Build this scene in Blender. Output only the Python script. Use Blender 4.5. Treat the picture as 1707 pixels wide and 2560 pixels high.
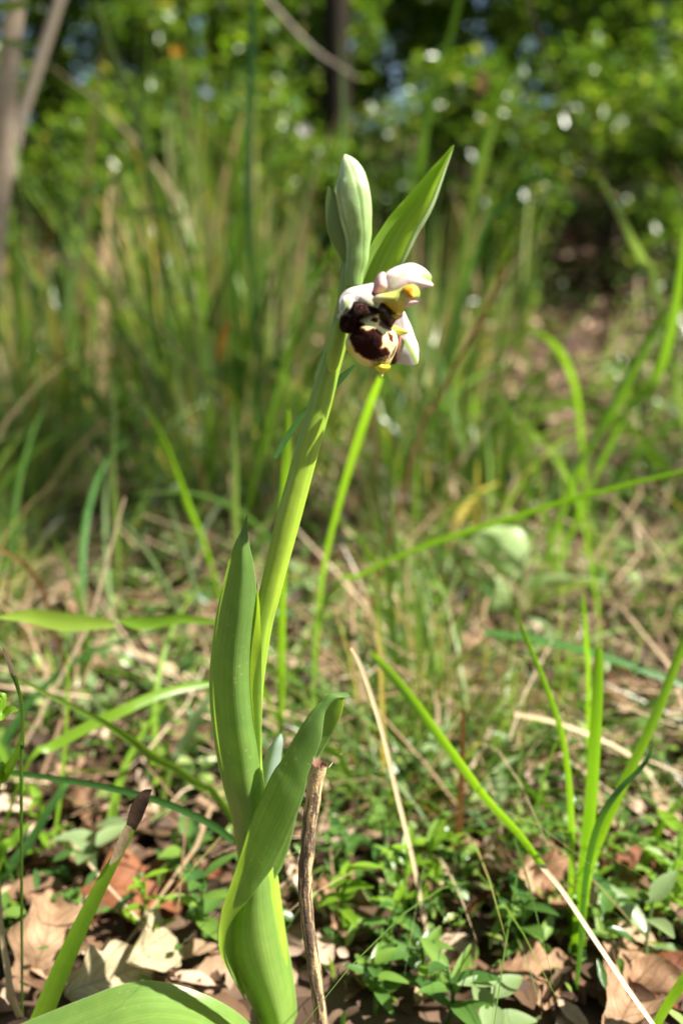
import bpy, math, random
import numpy as np
from mathutils import Vector, noise

sc = bpy.context.scene
for o in list(bpy.data.objects):
    bpy.data.objects.remove(o)
COL = sc.collection
random.seed(11)
RNG = np.random.default_rng(11)

# ------------------------------------------------------------------ camera, sky, sun, exposure
PITCH = math.radians(16.0)
CAM = np.array((0.0, 0.0, 0.168))
FPX = 1280 / math.tan(math.radians(30.0))          # focal length in photograph pixels
cam = bpy.data.cameras.new('camera')
cam.sensor_fit = 'VERTICAL'
cam.sensor_height = 24.0
cam.lens = 12.0 / math.tan(math.radians(30.0))
cam.clip_start = 0.005
cam.clip_end = 600.0
cam.dof.use_dof = True
cam.dof.focus_distance = 0.161
cam.dof.aperture_fstop = cam.lens / 3.0
cam.dof.aperture_blades = 0
camo = bpy.data.objects.new('camera', cam)
COL.objects.link(camo)
camo.location = CAM
camo.rotation_euler = (math.pi / 2 - PITCH, 0, 0)
sc.camera = camo

SUN = Vector((0.61, -0.13, 0.78)).normalized()
world = bpy.data.worlds.new('World')
sc.world = world
world.use_nodes = True
nt = world.node_tree
sky = nt.nodes.new('ShaderNodeTexSky')
sky.sky_type = 'NISHITA'
sky.sun_disc = False
sky.sun_elevation = math.asin(SUN.z)
sky.sun_rotation = math.atan2(SUN.x, SUN.y)
nt.links.new(sky.outputs[0], nt.nodes['Background'].inputs[0])
nt.nodes['Background'].inputs[1].default_value = 0.05
sl = bpy.data.lights.new('sun', 'SUN')
sl.energy = 5.0
sl.angle = math.radians(0.5)
sl.color = (1.0, 0.95, 0.86)
slo = bpy.data.objects.new('sun', sl)
COL.objects.link(slo)
slo.rotation_euler = (-SUN).to_track_quat('-Z', 'Y').to_euler()
slo.location = SUN * 5
sc.view_settings.view_transform = 'Standard'
sc.view_settings.look = 'None'
sc.view_settings.exposure = 1.65
sc.view_settings.gamma = 1.0
sc.cycles.max_bounces = 8
sc.cycles.diffuse_bounces = 2
sc.cycles.transmission_bounces = 4
sc.cycles.sample_clamp_indirect = 4.0
sc.cycles.use_denoising = True

# ------------------------------------------------------------------ where things stand
CP, SP = math.cos(PITCH), math.sin(PITCH)
D = 0.154                                            # the orchid stands 15.4 cm in front of the lens
def at(px, py, Y):
    """the point of the upright plane at distance Y that the photograph shows at source pixel (px, py)"""
    u, w = (px - 853.5) / FPX, (1280 - py) / FPX
    d = Y / (CP + w * SP)
    return np.array((d * u, Y, CAM[2] + d * (w * CP - SP)))
def mm_per_px(py, Y):
    w = (1280 - py) / FPX
    return Y / (CP + w * SP) / FPX
def ground_at(px, py):
    u, w = (px - 853.5) / FPX, (1280 - py) / FPX
    d = CAM[2] / (SP - w * CP)
    return np.array((d * u, d * (CP + w * SP), 0.0))
VS = 1707 / 1568
V = lambda x, y: (x * VS, y * VS)
Z1 = lambda x, y: (780 + x / 3.7925, 340 + y / 3.7935)
Z2 = lambda x, y: (830 + x / 6.0308, 640 + y / 6.0323)
R3 = lambda x, y: (480 + x / 3.1357, 1250 + y / 3.136)
R4 = lambda x, y: (480 + x / 3.5643, 1900 + y / 3.5636)
R5 = lambda x, y: (x / 2.2196, 1500 + y / 2.2189)
R6 = lambda x, y: (850 + x / 1.8296, 1500 + y / 1.8292)
def bank(y):
    """the meadow climbs gently behind the orchid"""
    t = np.clip(np.asarray(y, dtype=float) - .7, 0, 4.5)
    return .21 * t * t / (t + .5)
def ground_z(x, y):
    return float(bank(y)) + 0.004 * noise.noise((x * 9, y * 9, 0)) + 0.0025 * noise.noise((x * 31, y * 31, 3)) - 0.002

# ------------------------------------------------------------------ materials
MATS = {}
def nodes(name):
    m = bpy.data.materials.new(name)
    m.use_nodes = True
    t = m.node_tree
    t.nodes.clear()
    return m, t, t.nodes.new, t.links.new
def ramp(new, stops):
    r = new('ShaderNodeValToRGB')
    e = r.color_ramp.elements
    while len(e) < len(stops):
        e.new(0.5)
    for k, (p, c) in enumerate(stops):
        e[k].position = p
        e[k].color = (*c, 1)
    return r
def leaf_mat(name, stops, trans=0.4, tcol=(1.08, 1.15, 0.35), rough=0.45, veins=0.0, nveins=14, island=False, spec=0.5,
             margin=None, mottle=0.25, nscale=300.0, attr=None, sss=0.0, specks=0.0):
    """thin living leaf: gloss and diffuse on the lit side, coloured light through it; colour varies leaf by leaf"""
    m, t, new, link = nodes(name)
    out = new('ShaderNodeOutputMaterial')
    geo = new('ShaderNodeNewGeometry')
    if island:
        rnd = geo.outputs['Random Per Island']
    else:
        rnd = new('ShaderNodeObjectInfo').outputs['Random']
    tc = new('ShaderNodeTexCoord')
    nz = new('ShaderNodeTexNoise')
    nz.inputs['Scale'].default_value = nscale
    nz.inputs['Detail'].default_value = 4
    link(tc.outputs['Object'], nz.inputs['Vector'])
    mix = new('ShaderNodeMath'); mix.operation = 'MULTIPLY_ADD'
    mix.inputs[1].default_value = mottle
    sub = new('ShaderNodeMath'); sub.operation = 'SUBTRACT'; sub.inputs[1].default_value = 0.5
    link(nz.outputs['Fac'], sub.inputs[0])
    link(sub.outputs[0], mix.inputs[0])
    if attr:
        at_ = new('ShaderNodeAttribute'); at_.attribute_name = attr
        link(at_.outputs['Fac'], mix.inputs[2])
    else:
        link(rnd, mix.inputs[2])
    r = ramp(new, stops)
    link(mix.outputs[0], r.inputs[0])
    col = r.outputs[0]
    if specks:
        vo = new('ShaderNodeTexVoronoi'); vo.inputs['Scale'].default_value = 520; link(tc.outputs['Object'], vo.inputs['Vector'])
        vr = new('ShaderNodeMapRange'); vr.inputs[1].default_value = .10; vr.inputs[2].default_value = .2; vr.inputs[3].default_value = specks; vr.inputs[4].default_value = 0
        link(vo.outputs['Distance'], vr.inputs[0])
        n2 = new('ShaderNodeTexNoise'); n2.inputs['Scale'].default_value = 60; link(tc.outputs['Object'], n2.inputs['Vector'])
        n3 = new('ShaderNodeMapRange'); n3.inputs[1].default_value = .45; n3.inputs[2].default_value = .6; link(n2.outputs['Fac'], n3.inputs[0])
        mu = new('ShaderNodeMath'); mu.operation = 'MULTIPLY'; link(vr.outputs[0], mu.inputs[0]); link(n3.outputs[0], mu.inputs[1])
        ms_ = new('ShaderNodeMix'); ms_.data_type = 'RGBA'; link(mu.outputs[0], ms_.inputs[0]); link(col, ms_.inputs[6]); ms_.inputs[7].default_value = (.34, .36, .18, 1)
        col = ms_.outputs[2]
    bump_in = nz.outputs['Fac']
    uv = new('ShaderNodeUVMap')
    sep = new('ShaderNodeSeparateXYZ')
    link(uv.outputs[0], sep.inputs[0])
    if veins:
        mv = new('ShaderNodeMapping'); mv.inputs['Scale'].default_value = (nveins * 2.2, 1.2, 1)
        link(uv.outputs[0], mv.inputs[0])
        vn = new('ShaderNodeTexNoise'); vn.inputs['Scale'].default_value = 1.0; vn.inputs['Detail'].default_value = 3
        link(mv.outputs[0], vn.inputs['Vector'])
        pw = new('ShaderNodeMapRange'); pw.inputs[1].default_value = 0.35; pw.inputs[2].default_value = 0.65
        pw.inputs[3].default_value = 1.0 + veins * .4; pw.inputs[4].default_value = 1.0 - veins
        link(vn.outputs['Fac'], pw.inputs[0])
        mm = new('ShaderNodeMix'); mm.data_type = 'RGBA'; mm.blend_type = 'MULTIPLY'; mm.inputs[0].default_value = 1.0
        link(col, mm.inputs[6]); link(pw.outputs[0], mm.inputs[7])
        col = mm.outputs[2]
        ad = new('ShaderNodeMath'); ad.operation = 'ADD'
        link(nz.outputs['Fac'], ad.inputs[0]); link(pw.outputs[0], ad.inputs[1])
        bump_in = ad.outputs[0]
    if margin:
        a = new('ShaderNodeMath'); a.operation = 'SUBTRACT'; a.inputs[1].default_value = 0.5; link(sep.outputs[0], a.inputs[0])
        b = new('ShaderNodeMath'); b.operation = 'ABSOLUTE'; link(a.outputs[0], b.inputs[0])
        c = new('ShaderNodeMapRange'); c.inputs[1].default_value = 0.475; c.inputs[2].default_value = 0.497
        link(b.outputs[0], c.inputs[0])
        mm = new('ShaderNodeMix'); mm.data_type = 'RGBA'
        link(c.outputs[0], mm.inputs[0]); link(col, mm.inputs[6]); mm.inputs[7].default_value = (*margin, 1)
        col = mm.outputs[2]
    p = new('ShaderNodeBsdfPrincipled')
    link(col, p.inputs['Base Color'])
    p.inputs['Roughness'].default_value = rough
    p.inputs['Specular IOR Level'].default_value = spec
    if sss:
        p.inputs['Subsurface Weight'].default_value = sss
        p.inputs['Subsurface Radius'].default_value = (1.0, 1.0, .3)
        p.inputs['Subsurface Scale'].default_value = .0022
    bm = new('ShaderNodeBump'); bm.inputs['Strength'].default_value = 0.25; bm.inputs['Distance'].default_value = 0.0004
    link(bump_in, bm.inputs['Height']); link(bm.outputs[0], p.inputs['Normal'])
    tr = new('ShaderNodeBsdfTranslucent')
    tm = new('ShaderNodeMix'); tm.data_type = 'RGBA'; tm.blend_type = 'MULTIPLY'; tm.inputs[0].default_value = 1.0
    link(col, tm.inputs[6]); tm.inputs[7].default_value = (*[min(c * 1.5, 2.2) for c in tcol], 1)
    link(tm.outputs[2], tr.inputs[0])
    ms = new('ShaderNodeMixShader'); ms.inputs[0].default_value = trans
    link(p.outputs[0], ms.inputs[1]); link(tr.outputs[0], ms.inputs[2])
    link(ms.outputs[0], out.inputs[0])
    MATS[name] = m
    return m
def colour_mat(name, trans=0.0, rough=0.5, sss=0.0, bump=0.0, bscale=900.0, sheen=0.0, spec=0.5, coat=0.0):
    """colour of the thing itself kept per vertex (the markings of a petal)"""
    m, t, new, link = nodes(name)
    out = new('ShaderNodeOutputMaterial')
    a = new('ShaderNodeAttribute'); a.attribute_name = 'marking'
    p = new('ShaderNodeBsdfPrincipled')
    link(a.outputs['Color'], p.inputs['Base Color'])
    p.inputs['Roughness'].default_value = rough
    p.inputs['Specular IOR Level'].default_value = spec
    p.inputs['Sheen Weight'].default_value = sheen
    p.inputs['Coat Weight'].default_value = coat
    if bump:
        tc = new('ShaderNodeTexCoord'); nz = new('ShaderNodeTexNoise'); nz.inputs['Scale'].default_value = bscale
        link(tc.outputs['Object'], nz.inputs['Vector'])
        bm = new('ShaderNodeBump'); bm.inputs['Strength'].default_value = bump; bm.inputs['Distance'].default_value = 0.0003
        link(nz.outputs['Fac'], bm.inputs['Height']); link(bm.outputs[0], p.inputs['Normal'])
    last = p.outputs[0]
    if trans:
        tr = new('ShaderNodeBsdfTranslucent'); link(a.outputs['Color'], tr.inputs[0])
        ms = new('ShaderNodeMixShader'); ms.inputs[0].default_value = trans
        link(last, ms.inputs[1]); link(tr.outputs[0], ms.inputs[2]); last = ms.outputs[0]
    link(last, out.inputs[0])
    MATS[name] = m
    return m
def dry_mat(name, stops, scale=(60, 60, 60), rough=0.7, trans=0.12, island=False, contrast=0.5, spec=0.3, bump=0.5, leafveins=False):
    m, t, new, link = nodes(name)
    out = new('ShaderNodeOutputMaterial')
    rnd = new('ShaderNodeNewGeometry').outputs['Random Per Island'] if island else new('ShaderNodeObjectInfo').outputs['Random']
    tc = new('ShaderNodeTexCoord'); mp = new('ShaderNodeMapping'); mp.inputs['Scale'].default_value = scale
    link(tc.outputs['Object'], mp.inputs[0])
    nz = new('ShaderNodeTexNoise'); nz.inputs['Scale'].default_value = 4.0; nz.inputs['Detail'].default_value = 6; nz.inputs['Roughness'].default_value = 0.65
    link(mp.outputs[0], nz.inputs['Vector'])
    sub = new('ShaderNodeMath'); sub.operation = 'SUBTRACT'; sub.inputs[1].default_value = 0.5
    link(nz.outputs['Fac'], sub.inputs[0])
    ma = new('ShaderNodeMath'); ma.operation = 'MULTIPLY_ADD'; ma.inputs[1].default_value = contrast
    link(sub.outputs[0], ma.inputs[0]); link(rnd, ma.inputs[2])
    r = ramp(new, stops); link(ma.outputs[0], r.inputs[0])
    class _R: outputs = r.outputs
    if leafveins:
        uv = new('ShaderNodeUVMap'); sp = new('ShaderNodeSeparateXYZ'); link(uv.outputs[0], sp.inputs[0])
        a = new('ShaderNodeMath'); a.operation = 'SUBTRACT'; a.inputs[1].default_value = .5; link(sp.outputs[0], a.inputs[0])
        b = new('ShaderNodeMath'); b.operation = 'ABSOLUTE'; link(a.outputs[0], b.inputs[0])
        c = new('ShaderNodeMath'); c.operation = 'MULTIPLY_ADD'; c.inputs[1].default_value = -34.0; link(b.outputs[0], c.inputs[0])
        d = new('ShaderNodeMath'); d.operation = 'MULTIPLY'; d.inputs[1].default_value = 62.0; link(sp.outputs[1], d.inputs[0])
        link(d.outputs[0], c.inputs[2])
        e = new('ShaderNodeMath'); e.operation = 'SINE'; link(c.outputs[0], e.inputs[0])
        g = new('ShaderNodeMapRange'); g.inputs[1].default_value = .75; g.inputs[2].default_value = 1.0; link(e.outputs[0], g.inputs[0])
        m_ = new('ShaderNodeMapRange'); m_.inputs[1].default_value = .03; m_.inputs[2].default_value = .012; link(b.outputs[0], m_.inputs[0])
        x = new('ShaderNodeMath'); x.operation = 'MAXIMUM'; link(g.outputs[0], x.inputs[0]); link(m_.outputs[0], x.inputs[1])
        y = new('ShaderNodeMath'); y.operation = 'MULTIPLY'; y.inputs[1].default_value = .55; link(x.outputs[0], y.inputs[0])
        mx = new('ShaderNodeMix'); mx.data_type = 'RGBA'; link(y.outputs[0], mx.inputs[0]); link(r.outputs[0], mx.inputs[6])
        mm = new('ShaderNodeMix'); mm.data_type = 'RGBA'; mm.blend_type = 'MULTIPLY'; mm.inputs[0].default_value = 1; link(r.outputs[0], mm.inputs[6]); mm.inputs[7].default_value = (.45, .4, .36, 1)
        link(mm.outputs[2], mx.inputs[7])
        class _R: outputs = [mx.outputs[2]]
    r = _R
    p = new('ShaderNodeBsdfPrincipled'); link(r.outputs[0], p.inputs['Base Color'])
    p.inputs['Roughness'].default_value = rough
    p.inputs['Specular IOR Level'].default_value = spec
    bm = new('ShaderNodeBump'); bm.inputs['Strength'].default_value = bump; bm.inputs['Distance'].default_value = 0.0006
    link(nz.outputs['Fac'], bm.inputs['Height']); link(bm.outputs[0], p.inputs['Normal'])
    last = p.outputs[0]
    if trans:
        tr = new('ShaderNodeBsdfTranslucent'); link(r.outputs[0], tr.inputs[0])
        ms = new('ShaderNodeMixShader'); ms.inputs[0].default_value = trans
        link(last, ms.inputs[1]); link(tr.outputs[0], ms.inputs[2]); last = ms.outputs[0]
    link(last, out.inputs[0])
    MATS[name] = m
    return m

leaf_mat('orchid_green', [(0, (0.09, 0.17, 0.045)), (0.5, (0.17, 0.30, 0.065)), (1, (0.28, 0.43, 0.085))], trans=0.44, rough=0.34, veins=0.14, nveins=15,
         margin=(0.30, 0.42, 0.16), attr='tone', mottle=0.5, nscale=260, tcol=(1.2, 1.1, 0.28), specks=.7)
leaf_mat('orchid_stem', [(0, (0.12, 0.22, 0.03)), (0.5, (0.23, 0.37, 0.035)), (1, (0.35, 0.49, 0.045))], trans=0.0, sss=.5, rough=0.42, attr='tone', mottle=0.3,
         nscale=350, veins=0.05, nveins=24, tcol=(1.2, 1.1, 0.3))
leaf_mat('orchid_bud', [(0, (0.20, 0.32, 0.09)), (0.45, (0.34, 0.47, 0.20)), (0.8, (0.52, 0.62, 0.38)), (1, (0.62, 0.70, 0.50))], trans=0.0, sss=.7, rough=0.45, attr='tone', mottle=0.5,
         nscale=420, veins=0.06, nveins=12)
leaf_mat('bract_rim', [(0, (0.30, 0.40, 0.17)), (1, (0.38, 0.48, 0.24))], trans=0.3, rough=0.4, veins=0.08, attr='tone')
leaf_mat('bract_leaf', [(0, (0.22, 0.36, 0.07)), (1, (0.30, 0.45, 0.09))], trans=0.52, rough=0.42, veins=0.14, nveins=10, attr='tone', tcol=(1.05, 1.1, .3))
leaf_mat('shade_dark_leaf', [(0, (0.09, 0.16, 0.04)), (1, (0.13, 0.21, 0.05))], trans=0.08, rough=0.4, veins=0.08, attr='tone')  # dark and opaque, so the bud's shade sits in the bract's colour
leaf_mat('glaucous_leaf', [(0, (0.24, 0.32, 0.26)), (1, (0.34, 0.42, 0.36))], trans=0.25, rough=0.4, veins=0.1, attr='tone')
G0 = [(0, (0.06, 0.13, 0.022)), (0.35, (0.10, 0.19, 0.025)), (0.7, (0.155, 0.26, 0.03)), (1, (0.22, 0.32, 0.04))]
leaf_mat('grass_blade', G0, trans=0.42, rough=0.34, veins=0.12, nveins=5)
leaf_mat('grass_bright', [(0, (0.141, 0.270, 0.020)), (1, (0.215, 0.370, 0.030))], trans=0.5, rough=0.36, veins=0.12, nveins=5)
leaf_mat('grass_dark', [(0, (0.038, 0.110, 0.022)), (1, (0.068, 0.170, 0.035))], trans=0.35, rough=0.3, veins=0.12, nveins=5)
leaf_mat('grass_pale', [(0, (0.17, 0.25, 0.10)), (1, (0.24, 0.32, 0.15))], trans=0.35, rough=0.33, veins=0.12, nveins=5)
leaf_mat('grass_mass', [(0, (0.04, 0.085, 0.02)), (0.22, (0.075, 0.15, 0.03)), (0.42, (0.125, 0.22, 0.035)), (0.6, (0.20, 0.31, 0.04)), (0.68, (0.22, 0.32, 0.13)), (0.74, (0.29, 0.34, 0.06)), (0.78, (0.34, 0.24, 0.11)), (0.9, (0.42, 0.31, 0.18)), (1, (0.54, 0.42, 0.28))],
         trans=0.42, rough=0.33, island=True)
leaf_mat('herb_leaf', [(0, (0.049, 0.120, 0.030)), (0.5, (0.098, 0.200, 0.040)), (1, (0.176, 0.290, 0.050))], trans=0.38, rough=0.32, veins=0.12, nveins=3)
leaf_mat('herb_mass', [(0, (0.045, 0.100, 0.025)), (0.4, (0.100, 0.190, 0.040)), (0.8, (0.190, 0.290, 0.060)), (1, (0.300, 0.360, 0.140))], trans=0.36, rough=0.28, island=True)
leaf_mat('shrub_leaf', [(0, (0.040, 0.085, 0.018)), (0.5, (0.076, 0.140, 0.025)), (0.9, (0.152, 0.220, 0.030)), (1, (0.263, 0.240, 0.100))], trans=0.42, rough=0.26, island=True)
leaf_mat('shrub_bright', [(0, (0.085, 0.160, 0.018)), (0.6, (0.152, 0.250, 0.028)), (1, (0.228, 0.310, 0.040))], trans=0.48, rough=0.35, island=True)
leaf_mat('round_leaf', [(0, (0.34, 0.46, 0.19)), (1, (0.38, 0.50, 0.22))], trans=0.42, rough=0.4, veins=0.1, nveins=3)
dry_mat('straw', [(0, (0.30, 0.21, 0.11)), (0.5, (0.46, 0.35, 0.21)), (1, (0.60, 0.49, 0.33))], scale=(40, 40, 20))
dry_mat('red_straw', [(0, (0.34, 0.14, 0.05)), (1, (0.46, 0.22, 0.09))], scale=(40, 40, 20))
dry_mat('dull_straw', [(0, (0.26, 0.17, 0.08)), (1, (0.36, 0.25, 0.13))])
dry_mat('straw_mass', [(0, (0.13, 0.08, 0.04)), (0.5, (0.27, 0.18, 0.10)), (1, (0.50, 0.39, 0.26))], island=True)
dry_mat('dead_leaf', [(0, (0.11, 0.05, 0.025)), (0.4, (0.19, 0.095, 0.048)), (0.75, (0.28, 0.165, 0.09)), (1, (0.40, 0.27, 0.17))], scale=(45, 45, 45), contrast=1.0, leafveins=True)
dry_mat('red_leaf', [(0, (0.10, 0.035, 0.016)), (.5, (0.17, 0.06, 0.025)), (1, (0.25, 0.095, 0.04))], scale=(45, 45, 45), trans=0.2, leafveins=True)
dry_mat('cream_leaf', [(0, (0.20, 0.15, 0.08)), (.4, (0.30, 0.25, 0.14)), (1, (0.42, 0.36, 0.22))], scale=(40, 40, 40), trans=0.25, contrast=1.1, leafveins=True)
dry_mat('tan_leaf', [(0, (0.15, 0.08, 0.04)), (.45, (0.28, 0.16, 0.085)), (1, (0.46, 0.31, 0.19))], scale=(40, 40, 40), trans=0.2, contrast=1.1, leafveins=True)
dry_mat('litter_mass', [(0, (0.04, 0.022, 0.013)), (0.45, (0.09, 0.05, 0.028)), (0.7, (0.18, 0.10, 0.055)), (0.84, (0.36, 0.24, 0.15)), (1, (0.58, 0.43, 0.33))], island=True, contrast=.25)
dry_mat('dark_tip', [(0, (0.05, 0.028, 0.015)), (1, (0.09, 0.05, 0.03))])
dry_mat('orange_leaf', [(0, (0.55, 0.20, 0.03)), (1, (0.62, 0.26, 0.04))], trans=0.3)
dry_mat('bark_pale', [(0, (0.20, 0.13, 0.09)), (0.5, (0.38, 0.28, 0.20)), (1, (0.55, 0.45, 0.35))], scale=(60, 60, 25), trans=0, contrast=1.3)
dry_mat('bark_dark', [(0, (0.015, 0.012, 0.009)), (1, (0.04, 0.032, 0.024))], scale=(30, 30, 8), trans=0, contrast=1.0, spec=.05, rough=.95)
dry_mat('twig', [(0, (0.20, 0.16, 0.12)), (1, (0.36, 0.30, 0.24))], scale=(60, 60, 30), trans=0)
dry_mat('soil', [(0, (0.03, 0.02, 0.012)), (0.5, (0.07, 0.042, 0.026)), (1, (0.15, 0.095, 0.06))], scale=(14, 14, 14), trans=0, contrast=1.6, bump=1.0)
dry_mat('pith', [(0, (0.30, 0.14, 0.10)), (1, (0.42, 0.24, 0.18))], trans=0.1)
colour_mat('petal', trans=0.42, rough=0.55, bump=0.05)
colour_mat('lip_skin', trans=0.08, rough=0.7, bump=0.4, bscale=2600, spec=0.08)
colour_mat('velvet', rough=0.9, bump=0.9, bscale=4200, spec=0.03)
colour_mat('waxy', trans=0.15, rough=0.35, bump=0.1)
colour_mat('peeled_bark', rough=0.62, bump=0.6, bscale=1500, spec=0.3)
def plain(name, c, rough=0.6, trans=0.0):
    return dry_mat(name, [(0, tuple(v * 0.85 for v in c)), (1, c)], rough=rough, trans=trans)
plain('fuzz_gold', (0.45, 0.34, 0.16), trans=0.2)
plain('fuzz_brown', (0.012, 0.005, 0.003))
plain('white_petal', (0.75, 0.70, 0.68), trans=0.3)
plain('flower_orange', (0.8, 0.36, 0.02), trans=0.3)

# ------------------------------------------------------------------ mesh helpers
def empty(name, loc=(0, 0, 0)):
    o = bpy.data.objects.new(name, None)
    o.empty_display_size = 0.01
    o.location = tuple(float(v) for v in loc)
    COL.objects.link(o)
    return o
def tag(o, label=None, cat=None, group=None, kind=None):
    if label: o['label'] = label
    if cat: o['category'] = cat
    if group: o['group'] = group
    if kind: o['kind'] = kind
    return o
def make_mesh(name, verts, faces, mat, uv=None, colors=None, tone=None):
    me = bpy.data.meshes.new(name)
    verts = np.asarray(verts, dtype=float)
    me.from_pydata(verts.tolist(), [], faces if isinstance(faces, list) else faces.tolist())
    me.polygons.foreach_set('use_smooth', np.ones(len(me.polygons), dtype=bool))
    if uv is not None:
        l = me.uv_layers.new(name='UVMap')
        vi = np.empty(len(me.loops), dtype=np.int32); me.loops.foreach_get('vertex_index', vi)
        l.data.foreach_set('uv', np.asarray(uv, dtype=np.float32)[vi].ravel())
    if colors is not None:
        a = me.attributes.new('marking', 'FLOAT_COLOR', 'POINT')
        c = np.ones((len(verts), 4), dtype=np.float32); c[:, :3] = colors
        a.data.foreach_set('color', c.ravel())
    if tone is not None:
        a = me.attributes.new('tone', 'FLOAT', 'POINT')
        a.data.foreach_set('value', np.asarray(tone, dtype=np.float32))
    me.materials.append(MATS[mat])
    me.update()
    return me
def put(name, me, parent=None, base=None):
    o = bpy.data.objects.new(name, me)
    COL.objects.link(o)
    if base is not None:                     # origin at the thing's base
        b = Vector([float(v) for v in base])
        me.transform(__import__('mathutils').Matrix.Translation(-b))
        o.location = b
    if parent is not None:
        o.parent = parent
    return o
def under(me, parent):
    """mesh in world coordinates made local to its parent thing"""
    w = parent.location.copy()
    p = parent.parent
    while p is not None:
        w += p.location; p = p.parent
    me.transform(__import__('mathutils').Matrix.Translation(-w))
    return me
def spline(P, n):
    """Catmull-Rom through the rows of P, n samples"""
    P = np.asarray(P, dtype=float)
    if len(P) == 2:
        t = np.linspace(0, 1, n)[:, None]
        return P[0] * (1 - t) + P[1] * t
    Q = np.vstack([2 * P[0] - P[1], P, 2 * P[-1] - P[-2]])
    s = np.linspace(0, len(P) - 1, n)
    i = np.minimum(s.astype(int), len(P) - 2)
    f = (s - i)[:, None]
    a, b, c, d = Q[i], Q[i + 1], Q[i + 2], Q[i + 3]
    return 0.5 * (2 * b + (c - a) * f + (2 * a - 5 * b + 4 * c - d) * f ** 2 + (3 * b - a - 3 * c + d) * f ** 3)
def closed_spline(P, n):
    P = np.asarray(P, dtype=float)
    m = len(P)
    s = np.linspace(0, m, n, endpoint=False)
    i = s.astype(int); f = (s - i)[:, None]
    a, b, c, d = P[(i - 1) % m], P[i % m], P[(i + 1) % m], P[(i + 2) % m]
    return 0.5 * (2 * b + (c - a) * f + (2 * a - 5 * b + 4 * c - d) * f ** 2 + (3 * b - a - 3 * c + d) * f ** 3)
def grid_faces(r, c, wrap=False):
    f = []
    for i in range(r - 1):
        for j in range(c if wrap else c - 1):
            k = (j + 1) % c
            f.append((i * c + j, i * c + k, (i + 1) * c + k, (i + 1) * c + j))
    return f
def ribbon(name, stations, mat, nr=60, nc=13, tone=(0.5, 0.5), wob=0.0, thick=0.0):
    """leaf from stations (left, middle, right) of world points; the cross section is the parabola through the three"""
    L = spline([s[0] for s in stations], nr); M = spline([s[1] for s in stations], nr); R = spline([s[2] for s in stations], nr)
    t = np.linspace(0, 1, nc)
    a, b, c = 2 * (t - .5) * (t - 1), -4 * t * (t - 1), 2 * t * (t - .5)
    Pn = L[:, None] * a[None, :, None] + M[:, None] * b[None, :, None] + R[:, None] * c[None, :, None]
    vv = np.linspace(0, 1, nr)
    UVs = np.stack([np.broadcast_to(t, (nr, nc)), np.broadcast_to(vv[:, None], (nr, nc))], -1).reshape(-1, 2)
    Pn = Pn.reshape(-1, 3)
    if wob:
        Pn += np.array([np.array(noise.noise_vector(Vector(p) * 160)) * wob for p in Pn])
    tn = np.repeat(tone[0] + (tone[1] - tone[0]) * vv, nc)
    f = grid_faces(nr, nc)
    if thick:
        du = np.gradient(Pn.reshape(nr, nc, 3), axis=1); dv = np.gradient(Pn.reshape(nr, nc, 3), axis=0)
        nrm = np.cross(du, dv).reshape(-1, 3); nrm /= np.linalg.norm(nrm, axis=1)[:, None] + 1e-12
        edge = np.clip(np.minimum(t, 1 - t) * 8, 0.15, 1)
        off = nrm * np.tile(edge, nr)[:, None] * thick
        n = len(Pn)
        P2 = np.vstack([Pn + off / 2, Pn - off / 2])
        f2 = f + [tuple(n + k for k in q[::-1]) for q in f]
        for i in range(nr - 1):
            for j in (0, nc - 1):
                q = (i * nc + j, (i + 1) * nc + j, n + (i + 1) * nc + j, n + i * nc + j)
                f2.append(q if j == 0 else q[::-1])
        for i in (0, nr - 1):
            for j in range(nc - 1):
                q = (i * nc + j, i * nc + j + 1, n + i * nc + j + 1, n + i * nc + j)
                f2.append(q if i else q[::-1])
        return make_mesh(name, P2, f2, mat, uv=np.vstack([UVs, UVs]), tone=np.concatenate([tn, tn]))
    return make_mesh(name, Pn, f, mat, uv=UVs, tone=tn)
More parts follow.
